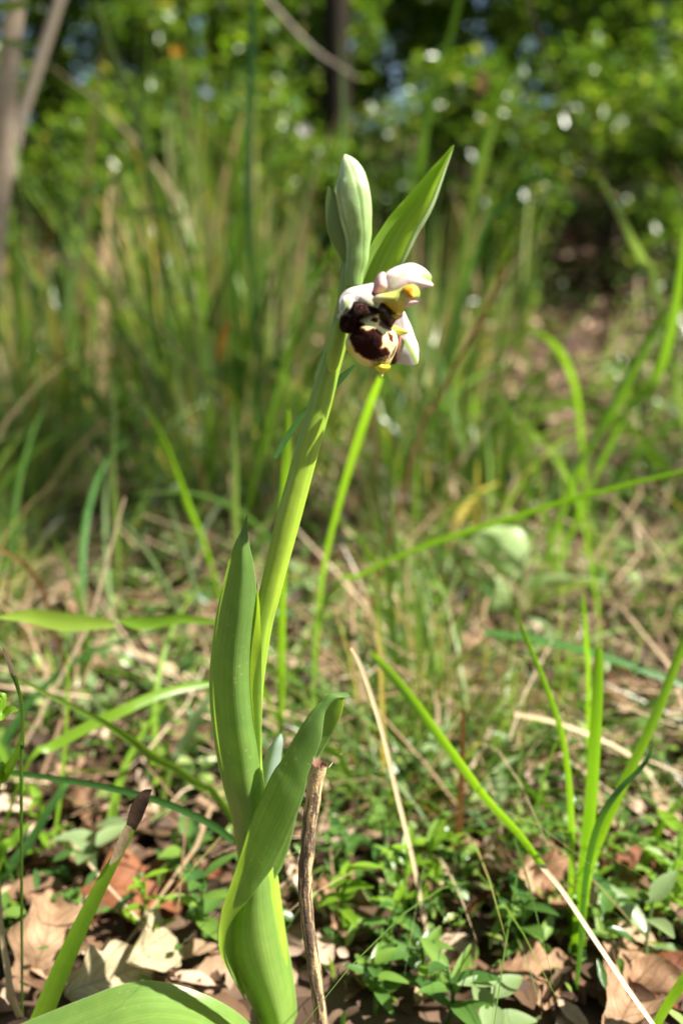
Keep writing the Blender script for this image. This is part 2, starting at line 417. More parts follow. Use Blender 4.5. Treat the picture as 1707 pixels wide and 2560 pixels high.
def tube(name, pts, radii, mat, n=40, seg=16, squash=1.0, cap=True, tone=(0.5, 0.5), colors=None, bump=0.0, tonef=None, ridge=(0, 0.0), streak=0.0, seams=()):
    """tapered round body along world points"""
    P = spline(pts, n)
    r = spline(np.array(radii, dtype=float)[:, None] * np.ones((1, 3)), n)[:, 0]
    r = np.maximum(r, 1e-5)
    T = np.gradient(P, axis=0); T /= np.linalg.norm(T, axis=1)[:, None]
    ref = np.array((0, 1.0, 0))
    if abs(T[:, 1]).max() > 0.92: ref = np.array((0, 0, 1.0))
    A = np.cross(T, ref); A /= np.linalg.norm(A, axis=1)[:, None]
    B = np.cross(A, T)
    th = np.linspace(0, 2 * math.pi, seg, endpoint=False)
    ring = A[:, None] * np.cos(th)[None, :, None] + B[:, None] * np.sin(th)[None, :, None] * squash
    rg = 1 + ridge[1] * np.cos(ridge[0] * th[None, :] + 3.0 * np.linspace(0, 1, n)[:, None])
    for c_, w_ in seams:
        rg = rg - .05 * np.exp(-((th[None, :] - c_ - .25 * np.linspace(-1, 1, n)[:, None]) / w_) ** 2)
    W = P[:, None] + ring * (r[:, None] * rg)[:, :, None]
    W = W.reshape(-1, 3)
    if bump:
        W += np.array([np.array(noise.noise_vector(Vector(p) * 350)) * bump for p in W])
    f = grid_faces(n, seg, True)
    if cap:
        f.append(tuple(range(seg))[::-1]); f.append(tuple((n - 1) * seg + k for k in range(seg)))
    v = np.linspace(0, 1, n)
    uv = np.stack([np.broadcast_to(th / (2 * math.pi), (n, seg)), np.broadcast_to(v[:, None], (n, seg))], -1).reshape(-1, 2)
    tn = np.repeat(tone[0] + (tone[1] - tone[0]) * v, seg) if tonef is None else np.repeat(tonef(v), seg)
    if streak:
        tn = tn + streak * np.array([noise.noise((math.cos(a) * 3.5, math.sin(a) * 3.5, b * 7)) + .5 * noise.noise((math.cos(a) * 11, math.sin(a) * 11, b * 25)) for b in v for a in th])
    for c_, w_ in seams:
        tn = tn - (.45 * np.exp(-((th[None, :] - c_ - .25 * np.linspace(-1, 1, n)[:, None]) / w_) ** 2)).reshape(-1)
    cl = None if colors is None else colors(W, np.repeat(v, seg), np.tile(th, n))
    return make_mesh(name, W, f, mat, uv=uv, tone=tn, colors=cl)
def dome(name, outline, centre, dy, H, mat, conv=Z2, back=None, n=72, rings=14, slope=(0, 0), power=2.0, color=None, ripple=0.0, thin=0.00025, lift=None):
    """a body swelling towards the viewer from an outline; given thickness thin, or a full back of height back.
    dy and heights in metres, slope in metres of distance per outline unit"""
    O = closed_spline(outline, n)
    c = np.array(centre, dtype=float)
    rr = np.linspace(0, 1, rings + 1)[1:] ** 0.8
    pts = [c] + [c + (o - c) * r for r in rr for o in O]
    r_all = np.concatenate([[0], np.repeat(rr, n)])
    pts = np.array(pts)
    h = H * (1 - r_all ** power) if power else H * np.sqrt(np.clip(1 - r_all ** 2, 0, 1))
    base = dy + slope[0] * (pts[:, 0] - c[0]) + slope[1] * (pts[:, 1] - c[1])
    if lift is not None:
        base = base + np.array([lift(x, y) for x, y in pts])
    if ripple:
        base = base + np.array([ripple * noise.noise((x * .004, y * .004, 7)) for x, y in pts]) * r_all
    front = np.array([at(*conv(x, y), D + b - k) for (x, y), b, k in zip(pts, base, h)])
    if back is None:
        bk = np.array([at(*conv(x, y), D + b - k + thin * (0.2 + 0.8 * (1 - q))) for (x, y), b, k, q in zip(pts, base, h, r_all)])
    else:
        hb = back * np.sqrt(np.clip(1 - r_all ** 2, 0, 1)) + 1e-5
        bk = np.array([at(*conv(x, y), D + b + k) for (x, y), b, k in zip(pts, base, hb)])
    m = len(pts)
    f = [(0, 1 + j, 1 + (j + 1) % n) for j in range(n)]
    for i in range(rings - 1):
        a = 1 + i * n
        f += [(a + j, a + n + j, a + n + (j + 1) % n, a + (j + 1) % n) for j in range(n)]
    g = [tuple(m + k for k in q[::-1]) for q in f]
    a = 1 + (rings - 1) * n
    rim = [(a + j, m + a + j, m + a + (j + 1) % n, a + (j + 1) % n) for j in range(n)]
    cl = None
    if color is not None:
        c1 = np.array([color(x, y) for x, y in pts])
        cl = np.vstack([c1, c1])
    return make_mesh(name, np.vstack([front, bk]), f + g + rim, mat, colors=cl)
def lerp(a, b, t):
    t = min(max(t, 0), 1)
    return tuple(x + (y - x) * t for x, y in zip(a, b))
def poly_dist(x, y, P):
    """signed distance to a polygon, inside positive"""
    ins = False; best = 1e9
    n = len(P)
    for k in range(n):
        x1, y1 = P[k]; x2, y2 = P[(k + 1) % n]
        if (y1 > y) != (y2 > y) and x < (x2 - x1) * (y - y1) / (y2 - y1) + x1: ins = not ins
        dx, dy = x2 - x1, y2 - y1
        t = max(0, min(1, ((x - x1) * dx + (y - y1) * dy) / (dx * dx + dy * dy + 1e-9)))
        d = (x - x1 - t * dx) ** 2 + (y - y1 - t * dy) ** 2
        if d < best: best = d
    best = math.sqrt(best)
    return best if ins else -best
def smooth(a, b, x):
    t = min(max((x - a) / (b - a), 0), 1)
    return t * t * (3 - 2 * t)

# ------------------------------------------------------------------ ground: one sheet to the horizon, finer near the orchid
def make_ground():
    xs = np.concatenate([[-250, -120, -60, -30, -15, -8, -4.5, -3, -2.2, -1.6], np.linspace(-1.2, 1.2, 121), [1.6, 2.2, 3, 4.5, 8, 15, 30, 60, 120, 250]])
    ys = np.concatenate([[-250, -100, -40, -15, -6, -3, -1.5, -0.8, -0.4], np.linspace(-0.2, 2.0, 111), np.linspace(2.2, 6, 12), [8, 12, 20, 40, 80, 160, 300, 450]])
    v = [(x, y, ground_z(x, y)) for y in ys for x in xs]
    f = grid_faces(len(ys), len(xs))
    o = put('ground', make_mesh('ground', v, f, 'soil'))
    tag(o, 'brown woodland soil under leaf litter', None, None, 'structure')
make_ground()

# ------------------------------------------------------------------ the orchid
orchid = tag(empty('bee_orchid', at(*V(645, 2450), D)), 'flowering bee orchid with pink sepals, brown patterned lip and clasping green leaves', 'orchid')
def st(conv, L, R, dL, dM, dR, m=0.5, bow=(0, 0)):
    """station of a leaf: left and right edge in the photograph, distances in mm behind the stem's plane"""
    Mx = (L[0] * (1 - m) + R[0] * m + bow[0], L[1] * (1 - m) + R[1] * m + bow[1])
    return (at(*conv(*L), D + dL * 1e-3), at(*conv(*Mx), D + dM * 1e-3), at(*conv(*R), D + dR * 1e-3))
def child(name, me, parent, label=None):
    o = put(name, under(me, parent), parent)
    if label: o['label'] = label
    return o
# stem: leaning up to the right, from inside the sheath to the bud
stem_px = [((640, 2460), 36), ((628, 2250), 40), ((607, 2060), 38), ((588, 1900), 34), ((578, 1760), 25), ((584, 1600), 20), ((600, 1450), 23), ((618, 1370), 24.5),
           ((635, 1300), 25.5), ((660, 1200), 28), ((687, 1100), 27.5), ((714, 1000), 27), ((737, 920), 26.5), ((755, 850), 25), ((778, 770), 23), ((794, 700), 22.5), ((803, 640), 22), ((806, 600), 19)]
sp = [at(*V(*p), D + 0.0005) for p, r in stem_px]
sr = [r * VS * mm_per_px(p[1] * VS, D) for p, r in stem_px]
child('stem', tube('stem', sp, sr, 'orchid_stem', n=120, seg=40, ridge=(7, .018), streak=.28, tonef=lambda v: 0.55 + 0.35 * np.exp(-((v - .5) / .16) ** 2) - 0.35 * np.clip(v - .72, 0, 1) / .28), orchid)  # tone drops towards the top, the flower's shade painted in
# upper stem leaf, cupped round the stem, its keel towards the viewer
S = []
for L, R, dL, dM, dR in [((430, 112), (434, 116), -1, -1, -1), ((382, 250), (437, 255), -1.0, -2.0, -1.2), ((330, 350), (450, 345), -0.5, -2.6, -1.2), ((285, 500), (478, 480), 0.5, -3.0, -1.0),
                         ((245, 660), (503, 650), 1.2, -3.3, -0.9), ((190, 900), (508, 860), 2.0, -3.8, -1.0), ((150, 1200), (470, 1150), 2.5, -4.2, -1.6), ((135, 1450), (456, 1400), 2.8, -4.5, -1.9),
                         ((150, 1720), (480, 1690), 2.6, -4.7, -1.9), ((190, 2000), (518, 1950), 2.2, -4.8, -1.8), ((245, 2250), (538, 2200), 1.8, -4.7, -1.8), ((300, 2450), (560, 2420), 1.5, -4.5, -2.0),
                         ((345, 2700), (600, 2680), 1.2, -4.0, -2.4), ((380, 2950), (640, 2900), 1.0, -3.6, -2.6)]:
    S.append(st(R3, L, R, dL, dM, dR))
child('stem_leaf', ribbon('stem_leaf', S, 'orchid_green', nr=110, nc=21, tone=(0.12, 0.75)), orchid)
# the far margin of that leaf, wrapped behind the stem; its lit look is painted by a light tone
S = []
for L, R, dL, dM, dR in [((500, 640), (512, 660), -0.6, -0.6, -0.6), ((500, 850), (533, 860), -0.7, -1.5, -2.4), ((462, 1150), (545, 1200), -1.3, -2.2, -2.6), ((448, 1450), (546, 1450), -1.6, -2.4, -2.5),
                         ((470, 1700), (545, 1700), -1.6, -2.4, -2.3), ((500, 1950), (540, 1950), -1.6, -2.0, -2.0), ((520, 2200), (540, 2200), -1.6, -1.7, -1.6), ((540, 2420), (560, 2420), -1.6, -1.6, -1.4)]:
    S.append(st(R3, L, R, dL, dM, dR))
child('leaf_margin', ribbon('leaf_margin', S, 'orchid_green', nr=60, nc=9, tone=(0.95, 0.95)), orchid)
# lower stem leaf: sheath round the base ...
S = []
for L, R in [((440, 1180), (690, 940)), ((380, 1330), (735, 1010)), ((330, 1470), (768, 1180)), ((300, 1620), (815, 1420)), ((325, 1780), (856, 1640)), ((390, 1950), (897, 1880)), ((490, 2120), (926, 2100)), ((600, 2352), (942, 2352)),
             ((650, 2600), (950, 2600)), ((660, 2900), (945, 2900))]:
    S.append(st(R4, L, R, 0.5, -5.4, 0.8))
child('leaf_sheath', ribbon('leaf_sheath', S, 'orchid_green', nr=70, nc=21, tone=(0.65, 1.0)), orchid)
# ... and its channelled blade: keel to the side, near margin and far margin
near = [R4(480, 2130), R4(380, 1930), R4(305, 1740), R4(300, 1570), R4(350, 1440), R4(430, 1330), R4(530, 1220), R4(625, 1085), R4(720, 955), R4(830, 730), R4(935, 480), R4(1000, 300), R3(905, 2150), R3(962, 2020), R3(1012, 1880), R3(1030, 1740), R3(1050, 1650), R3(1120, 1580), R3(1215, 1535)]
keel = [R4(470, 2110), R4(360, 1930), R4(250, 1720), R4(228, 1530), R4(265, 1340), R4(330, 1150), R4(415, 905), R4(480, 700), R4(540, 510), R4(620, 320), R4(720, 110), R3(690, 2055), R3(735, 1975), R3(785, 1890), R3(870, 1750), R3(945, 1645), R3(1010, 1580), R3(1090, 1515), R3(1235, 1530)]
far = [R4(490, 2120), R4(420, 1930), R4(380, 1720), R4(420, 1560), R4(500, 1440), R4(600, 1300), R4(690, 1150), R4(740, 1060), R4(810, 940), R4(890, 700), R4(935, 500), R3(900, 2230), R3(960, 2120), R3(1010, 2000), R3(1080, 1870), R3(1150, 1730), R3(1180, 1650), R3(1193, 1565), R3(1240, 1528)]
dn = np.interp(np.arange(19), [0, 3, 6, 10, 14, 18], [-3.5, -6.2, -8.2, -8.6, -7.4, -4.5])
dk = np.interp(np.arange(19), [0, 3, 6, 10, 14, 18], [-3.2, -3.0, -4.8, -6.0, -6.0, -4.5])
dfar = np.interp(np.arange(19), [0, 3, 6, 10, 14, 18], [-3.4, -2.5, -1.5, -0.8, -1.2, -4.4])
KN, KF = [], []
for i in range(19):
    n_, k_, f_ = at(*near[i], D + dn[i] * 1e-3), at(*keel[i], D + dk[i] * 1e-3), at(*far[i], D + dfar[i] * 1e-3)
    mid1 = (n_ + k_) / 2 + np.array((0, -1, 0.0)) * 0.0007
    mid2 = (k_ + f_) / 2 + np.array((-.3, 0.9, 0.0)) * 0.0012
    KN.append((n_, mid1, k_)); KF.append((k_, mid2, f_))
def two_halves(name, A, B, mat, nr, nc, tone):
    def half(Q):
        L = spline([s[0] for s in Q], nr); M = spline([s[1] for s in Q], nr); R = spline([s[2] for s in Q], nr)
        t = np.linspace(0, 1, nc); a, b, c = 2 * (t - .5) * (t - 1), -4 * t * (t - 1), 2 * t * (t - .5)
        return L[:, None] * a[None, :, None] + M[:, None] * b[None, :, None] + R[:, None] * c[None, :, None]
    P = np.concatenate([half(A), half(B)[:, 1:]], axis=1)
    c = P.shape[1]
    tt = np.linspace(0, 1, c); vv = np.linspace(0, 1, nr)
    uv = np.stack([np.broadcast_to(tt, (nr, c)), np.broadcast_to(vv[:, None], (nr, c))], -1).reshape(-1, 2)
    return make_mesh(name, P.reshape(-1, 3), grid_faces(nr, c), mat, uv=uv, tone=np.repeat(tone[0] + (tone[1] - tone[0]) * vv, c))
child('folded_leaf', two_halves('folded_leaf', KN, KF, 'orchid_green', 110, 12, (0.8, 0.2)), orchid, 'channelled lower stem leaf folded towards the broken stalk')
# pale leaf showing between the two
S = [st(R3, (690, 1830), (705, 1835), 5, 5, 5), st(R3, (610, 1930), (715, 1900), 5, 4, 5), st(R3, (545, 2080), (700, 2020), 5, 3.5, 5), st(R3, (520, 2280), (690, 2200), 4, 3, 5), st(R3, (500, 2520), (680, 2480), 3, 2, 4)]
child('pale_leaf', ribbon('pale_leaf', S, 'glaucous_leaf', nr=30, nc=9), orchid, 'pale blue-green leaf between the two stem leaves')
# basal leaf arching out low over the ground towards the viewer's side
up = [(660, 2480), (590, 2372), (545, 2325), (470, 2283), (370, 2254), (290, 2258), (200, 2290), (100, 2330), (20, 2365), (-70, 2420), (-150, 2480)]
lo = [(690, 2560), (600, 2480), (540, 2420), (460, 2385), (370, 2375), (290, 2390), (200, 2425), (110, 2450), (30, 2470), (-60, 2480), (-152, 2486)]
S = []
for k in range(11):
    a = at(*V(*up[k]), D - 0.004 - 0.0006 * k); b = at(*V(*lo[k]), D - 0.012 - 0.0016 * k)
    md = (a + b) / 2 + np.array((0, 0.001, -0.0014)) * math.sin(math.pi * k / 10)
    S.append((a, md, b))
child('basal_leaf', ribbon('basal_leaf', S, 'orchid_green', nr=60, nc=15, tone=(0.65, 0.4)), orchid, 'broad basal leaf arching low over the ground')

# flower bract: long pointed hood behind the flower, inner face to the viewer
Lb = [(400, 1520), (445, 1360), (480, 1230), (540, 1070), (620, 930), (720, 780), (805, 675), (900, 575), (1000, 455), (1100, 335), (1220, 210), (1300, 120), (1342, 84)]
Rb = [(700, 1480), (770, 1340), (815, 1270), (872, 1190), (935, 1065), (1000, 930), (1060, 835), (1125, 715), (1170, 610), (1222, 460), (1275, 300), (1322, 170), (1346, 88)]
S = []
for k in range(13):
    q = math.sin(math.pi * min(k + 1.5, 13) / 14.5)
    S.append(st(Z1, Lb[k], Rb[k], -0.6 - 0.8 * q, 1.9 * q + .4, -1.0 - 1.2 * q, m=0.53))
child('flower_bract', ribbon('flower_bract', S, 'bract_leaf', nr=80, nc=19, tone=(0.9, 0.85), thick=0.0), orchid, 'long pointed yellow-green bract behind the flower')
S = []
for k in range(13):                      # its turned-back rim
    q = math.sin(math.pi * min(k + .6, 12.2) / 12.6)
    R = Rb[k]; ix = R[0] - 46 * q; iy = R[1] - 22 * q
    S.append(st(Z1, (ix, iy), (R[0] + 5 * q, R[1] + 2 * q), -1.0 - 1.6 * q, -1.0 - 2.3 * q, -1.0 - 1.3 * q))
child('bract_rim', ribbon('bract_rim', S, 'bract_rim', nr=60, nc=9, tone=(0.6, 0.9)), orchid)
# bud with its bract
bud = [((395, 1420), 80), ((400, 1300), 92), ((425, 1180), 103), ((435, 1060), 110), ((437, 940), 125), ((425, 820), 143), ((408, 700), 158), ((392, 580), 163), ((380, 470), 155), ((372, 380), 130), ((350, 290), 92), ((325, 215), 45), ((310, 176), 4)]
bp = [at(*Z1(*p), D - 0.0012) for p, r in bud]
br = [r / 3.7925 * mm_per_px(Z1(*p)[1], D) for p, r in bud]
bud_o = child('bud', tube('bud', bp, br, 'orchid_bud', n=90, seg=72, squash=0.85, tone=(-0.1, 0.85), bump=0.00013, streak=.35, seams=((4.35, .07), (5.6, .06))), orchid, 'closed pale green flower bud at the top of the stem')  # tone rises from shaded foot to sunlit top, light painted in
S = []
for L, R in [((150, 470), (168, 480)), ((128, 600), (235, 600)), ((125, 740), (265, 760)), ((140, 880), (300, 900)), ((180, 1010), (335, 1040)), ((235, 1150), (360, 1160)), ((262, 1300), (375, 1300)), ((270, 1420), (390, 1420))]:
    S.append(st(Z1, L, R, 2.2, 1.0, 0.6))
child('bud_bract', ribbon('bud_bract', S, 'shade_dark_leaf', nr=40, nc=11, tone=(0.5, 0.5)), orchid, 'green bract wrapped round the back of the bud, darkened as if shaded')

# the flower: ovary, sepals, petals, lip, column
flower = empty('flower', (0, 0, 0)); flower.parent = orchid
flower.location = tuple(at(*Z2(600, 800), D - 0.003) - np.array(orchid.location))
ov = [((183, 2245), 18), ((190, 2190), 48), ((205, 2080), 66), ((232, 1930), 74), ((262, 1790), 74), ((290, 1680), 60), ((330, 1600), 50), ((400, 1560), 40)]
child('ovary', tube('ovary', [at(*Z1(*p), D - 0.0018 - 0.0001 * k) for k, (p, r) in enumerate(ov)], [r / 3.7925 * mm_per_px(920, D) for p, r in ov], 'orchid_stem', n=50, seg=32, tone=(0.75, 0.3), ridge=(6, .06), streak=.3), flower)
WH, PK, GR = (0.80, 0.75, 0.71), (0.78, 0.56, 0.57), (0.42, 0.58, 0.16)
MG = (0.55, 0.10, 0.20)
def seg_d(x, y, a, b):
    dx, dy = b[0] - a[0], b[1] - a[1]
    t = max(0, min(1, ((x - a[0]) * dx + (y - a[1]) * dy) / (dx * dx + dy * dy)))
    return math.hypot(x - a[0] - t * dx, y - a[1] - t * dy)
def vein(x, y, ax, k=.32, f=.05):
    s = math.sin((x * ax[1] - y * ax[0]) * f + 2.5 * noise.noise((x * .006, y * .006, 3)))
    return k * smooth(.55, 1, s)
def c_dorsal(x, y):
    c = lerp(WH, PK, 0.55 * smooth(150, 420, y) + 0.25 * noise.noise((x * .01, y * .01, 1)))
    c = lerp(c, (0.62, 0.66, 0.42), 0.7 * (1 - smooth(14, 42, seg_d(x, y, (850, 440), (1130, 235)))))
    c = lerp(c, (0.70, 0.48, 0.55), vein(x, y, (.93, -.36)))
    return lerp(c, GR, 1 - smooth(25, 80, seg_d(x, y, (1400, 285), (1475, 340))))
def c_left(x, y):
    c = lerp(WH, PK, 0.5 * smooth(330, 520, x) * (1 - smooth(560, 680, y)))
    c = lerp(c, (0.66, 0.66, 0.40), 0.8 * smooth(560, 720, y) * smooth(400, 560, x))
    c = lerp(c, (0.70, 0.50, 0.55), vein(x, y, (.95, -.3)))
    return lerp(c, GR, 0.85 * (1 - smooth(22, 70, seg_d(x, y, (205, 800), (250, 660)))))
def c_right(x, y):
    c = lerp(WH, PK, 0.35 + 0.25 * noise.noise((x * .01, y * .006, 2)))
    c = lerp(c, (0.70, 0.70, 0.62), smooth(1300, 1500, y) * 0.7)
    c = lerp(c, (0.68, 0.50, 0.54), vein(x, y, (.35, .93)))
    return lerp(c, GR, 0.95 * (1 - smooth(16, 52, min(seg_d(x, y, (1085, 1290), (1190, 1430)), seg_d(x, y, (1190, 1430), (1280, 1620))))))
def c_petal(x, y):
    c = lerp((0.78, 0.56, 0.55), (0.72, 0.44, 0.44), smooth(330, 520, y))
    return lerp(c, MG, 1 - smooth(20, 60, math.hypot(x - 630, y - 585)))
child('sepal', dome('sepal', [(1080, 830), (1130, 920), (1200, 1070), (1250, 1220), (1300, 1350), (1307, 1480), (1292, 1620), (1210, 1658), (1080, 1640), (980, 1612), (1000, 1480), (1000, 1300), (930, 1150), (880, 1060), (900, 990), (1000, 900)],
      (1110, 1300), 0.0004, 0.0011, 'petal', color=c_right, n=96, rings=22, slope=(2e-6, -1e-6), ripple=0.0003), flower, 'lower white-pink sepal with green keel')
child('sepal', dome('sepal', [(800, 265), (900, 190), (1050, 130), (1200, 103), (1330, 148), (1430, 218), (1497, 310), (1492, 385), (1527, 435), (1500, 467), (1400, 482), (1318, 500), (1200, 500), (1000, 560), (840, 575), (790, 450), (785, 340)],
      (1100, 340), -0.0046, 0.0010, 'petal', color=c_dorsal, n=110, rings=24, slope=(1e-6, -2.5e-6), ripple=0.0002), flower, 'upper white-pink sepal arching over the column')
child('sepal', dome('sepal', [(640, 415), (720, 540), (780, 640), (740, 760), (650, 800), (540, 780), (430, 760), (345, 740), (305, 800), (250, 852), (180, 882), (112, 948), (66, 900), (104, 870), (105, 760), (110, 660), (150, 570), (250, 490), (400, 445), (520, 422)],
      (420, 610), -0.0042, 0.0010, 'petal', color=c_left, n=110, rings=24, slope=(0, -2.5e-6), ripple=0.0005), flower, 'white sepal with green tip curling beside the stem')
child('sepal_fold', dome('sepal_fold', [(330, 600), (326, 700), (285, 812), (215, 852), (150, 892), (112, 930), (112, 850), (118, 740), (150, 630), (230, 585)],
      (215, 735), -0.0054, 0.0008, 'petal', slope=(0, -2e-6), color=lambda x, y: lerp(WH, GR, 0.75 * (1 - smooth(20, 62, seg_d(x, y, (190, 800), (240, 690))))), n=64, rings=12), flower)
child('petal', dome('petal', [(588, 560), (612, 500), (628, 400), (690, 285), (760, 238), (806, 268), (815, 350), (832, 440), (820, 492), (760, 540), (690, 575), (655, 606), (612, 602)],
      (720, 420), -0.0076, 0.0011, 'petal', color=c_petal, n=64, rings=16), flower, 'small pink petal beside the column')
child('petal', dome('petal', [(1060, 770), (1085, 690), (1160, 640), (1300, 652), (1322, 690), (1250, 730), (1130, 778)], (1170, 705), -0.0040, 0.0006, 'petal', color=lambda x, y: (0.78, 0.58, 0.55), n=40, rings=8), flower, 'small pink petal beneath the column tip')
# lip
DK = [[(255, 1230), (285, 1160), (330, 1060), (385, 985), (440, 985), (505, 1030), (482, 1062), (440, 1075), (520, 1125), (580, 1095), (640, 1088), (700, 1110), (740, 1150), (768, 1190), (755, 1260), (768, 1310), (740, 1388), (800, 1368), (850, 1400),
       (878, 1460), (860, 1520), (800, 1590), (700, 1600), (640, 1595), (560, 1572), (460, 1532), (400, 1482), (330, 1442), (320, 1390), (288, 1330)],
      [(580, 960), (640, 918), (692, 940), (692, 1000), (640, 1007), (600, 985)], [(820, 1150), (860, 1138), (912, 1200), (932, 1260), (912, 1312), (880, 1302), (850, 1230)],
      [(698, 1045), (722, 975), (800, 1020), (890, 1085), (892, 1132), (830, 1112), (780, 1092)], [(985, 1315), (958, 1430), (890, 1545), (855, 1550), (900, 1460), (945, 1370)]]
def c_lip(x, y):
    nx, ny = x + 8 * noise.noise((x * .13, y * .13, 6)) + 13 * noise.noise((x * .022, y * .022, 0)) + 6 * noise.noise((x * .07, y * .07, 4)), y + 16 * noise.noise((x * .022, y * .022, 9)) + 6 * noise.noise((x * .07, y * .07, 2))
    c = lerp((0.76, 0.70, 0.34), (0.58, 0.58, 0.10), smooth(420, 250, x) * smooth(1250, 1400, y) + 0.5 * smooth(1500, 1640, y))
    for k, P in enumerate(DK):
        d = poly_dist(nx, ny, P)
        if d > -8:
            dark = lerp((0.15, 0.026, 0.010), (0.020, 0.0040, 0.0026), smooth(0, 42, d))
            if k == 3: dark = (0.16, 0.085, 0.07)
            if k == 4: dark = (0.13, 0.075, 0.05)
            c = lerp(c, dark, smooth(-8, 8, d))
    return c
lip = child('lip', dome('lip', [(690, 845), (725, 945), (800, 1015), (892, 1082), (952, 1150), (986, 1230), (993, 1320), (962, 1430), (912, 1540), (852, 1645), (780, 1662), (690, 1668), (600, 1670), (500, 1657), (400, 1602), (300, 1512), (225, 1422), (200, 1335), (210, 1260), (250, 1190), (300, 1130), (330, 1040), (385, 965), (480, 890), (600, 850)],
      (610, 1270), -0.0058, 0.0046, 'lip_skin', back=0.0008, power=0, color=c_lip, n=260, rings=110, slope=(2e-6, 0)), flower, 'rounded velvety lip with dark brown patches on yellow')
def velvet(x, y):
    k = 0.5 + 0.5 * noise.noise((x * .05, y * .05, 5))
    if random.random() < .10: return (0.10, 0.055, 0.045)  # random pale specks painted as glints of its hairs
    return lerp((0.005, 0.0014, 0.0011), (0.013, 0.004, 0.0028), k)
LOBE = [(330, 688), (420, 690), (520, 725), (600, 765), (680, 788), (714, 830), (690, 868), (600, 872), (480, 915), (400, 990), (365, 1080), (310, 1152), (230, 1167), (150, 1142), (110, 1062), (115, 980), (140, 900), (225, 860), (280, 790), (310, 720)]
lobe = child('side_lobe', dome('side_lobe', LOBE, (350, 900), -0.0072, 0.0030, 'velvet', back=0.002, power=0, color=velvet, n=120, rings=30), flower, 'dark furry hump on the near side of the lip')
child('side_lobe', dome('side_lobe', [(1000, 1225), (1036, 1205), (1044, 1260), (1024, 1400), (1008, 1500), (982, 1582), (930, 1638), (882, 1615), (880, 1540), (930, 1430), (975, 1310)], (968, 1430), -0.0034, 0.0016, 'velvet', back=0.001, power=0,
      color=lambda x, y: lerp((0.26, 0.11, 0.08), (0.09, 0.04, 0.03), smooth(1300, 1480, y) + 0.4 * noise.noise((x * .06, y * .06, 1))), n=60, rings=12), flower)
child('cavity', dome('cavity', [(690, 870), (700, 760), (765, 680), (840, 740), (920, 820), (1000, 880), (1060, 860), (1050, 920), (965, 975), (925, 1030), (888, 1080), (800, 1030), (735, 975)], (840, 900), -0.0066, 0.0010, 'waxy', back=0.001,
      color=lambda x, y: lerp(lerp((0.035, 0.018, 0.008), (0.06, 0.012, 0.006), smooth(900, 1050, y)), (0.50, 0.34, 0.05), smooth(30, 70, 130 - math.hypot(x - 985, y - 870)) * 0.8 + 0.45 * smooth(0.15, 0.4, noise.noise((x * .02, y * .014, 3)))), n=80, rings=24), flower)
def c_col(x, y):
    c = lerp((0.42, 0.44, 0.10), (0.50, 0.38, 0.04), smooth(600, 760, y))
    c = lerp(c, (0.66, 0.62, 0.36), smooth(830, 700, x) * 0.8)
    return lerp(c, (0.32, 0.42, 0.06), smooth(1180, 1260, x))
child('column', dome('column', [(600, 660), (640, 600), (720, 570), (830, 548), (960, 515), (1080, 455), (1200, 428), (1290, 468), (1322, 550), (1312, 622), (1240, 652), (1140, 645), (1098, 720), (1085, 830), (1010, 900), (940, 850), (850, 770), (760, 705), (690, 720), (640, 720)],
      (960, 640), -0.0076, 0.0030, 'waxy', back=0.002, power=0, color=c_col, n=110, rings=20), flower, 'yellow-green beaked column')
child('anther', dome('anther', [(1050, 500), (1100, 452), (1180, 436), (1235, 450), (1215, 540), (1205, 600), (1245, 640), (1180, 645), (1125, 590), (1085, 555)], (1150, 530), -0.0101, 0.0008, 'waxy', back=0.002, power=0,
      color=lambda x, y: lerp((0.66, 0.34, 0.02), (0.64, 0.22, 0.015), smooth(520, 620, y)), n=48, rings=8), flower, 'orange pollen pouch on the column')
child('tooth', tube('tooth', [at(*Z2(915, 1110), D - .0045), at(*Z2(1000, 1142), D - .005), at(*Z2(1080, 1148), D - .0056), at(*Z2(1150, 1152), D - .006)], [.00085, .0007, .00045, .00015], 'waxy', n=16, seg=14, colors=lambda P, v, th: np.tile((0.56, 0.54, 0.10), (len(P), 1))), flower)
app = child('lip_tip', dome('lip_tip', [(636, 1655), (680, 1622), (730, 1606), (790, 1636), (872, 1652), (866, 1700), (812, 1746), (760, 1765), (708, 1746), (660, 1698)], (755, 1685), -0.0072, 0.0014, 'waxy', back=0.0012, power=0, color=lambda x, y: (0.72, 0.64, 0.03), n=48, rings=10), flower, 'bright yellow tip of the lip')
child('point', tube('point', [at(*Z2(748, 1745), D - .0074), at(*Z2(745, 1790), D - .0078), at(*Z2(733, 1832), D - .008)], [.0004, .0003, .00012], 'waxy', n=12, seg=10, colors=lambda P, v, th: np.tile((0.68, 0.64, 0.16), (len(P), 1))), flower)
def fuzz(name, n, spots, mat, parent, length, surf):
    """short hairs standing on a body: tiny three-sided blades"""
    v, f = [], []
    me = surf.data
    P = np.array([q.co[:] for q in me.vertices]); N = np.array([q.normal[:] for q in me.vertices])
    m = len(P) // 2
    off = np.array(surf.matrix_basis.translation)
    idx = [i for i in range(m) if spots(i)]
    for _ in range(n):
        i = random.choice(idx)
        b = P[i] + off + RNG.normal(0, 6e-5, 3)
        d = N[i] + RNG.normal(0, .35, 3) + np.array((0, 0, -.25)); d /= np.linalg.norm(d)
        l = length * random.uniform(.5, 1.2); s = np.cross(d, RNG.normal(0, 1, 3)); s /= np.linalg.norm(s) + 1e-9
        k = len(v)
        v += [b - d * 5e-5 + s * 3e-5, b - d * 5e-5 - s * 3e-5, b + d * l]
        f.append((k, k + 1, k + 2))
    o = put(name, make_mesh(name, v, f, mat), parent)
    o['kind'] = 'stuff'
    return o
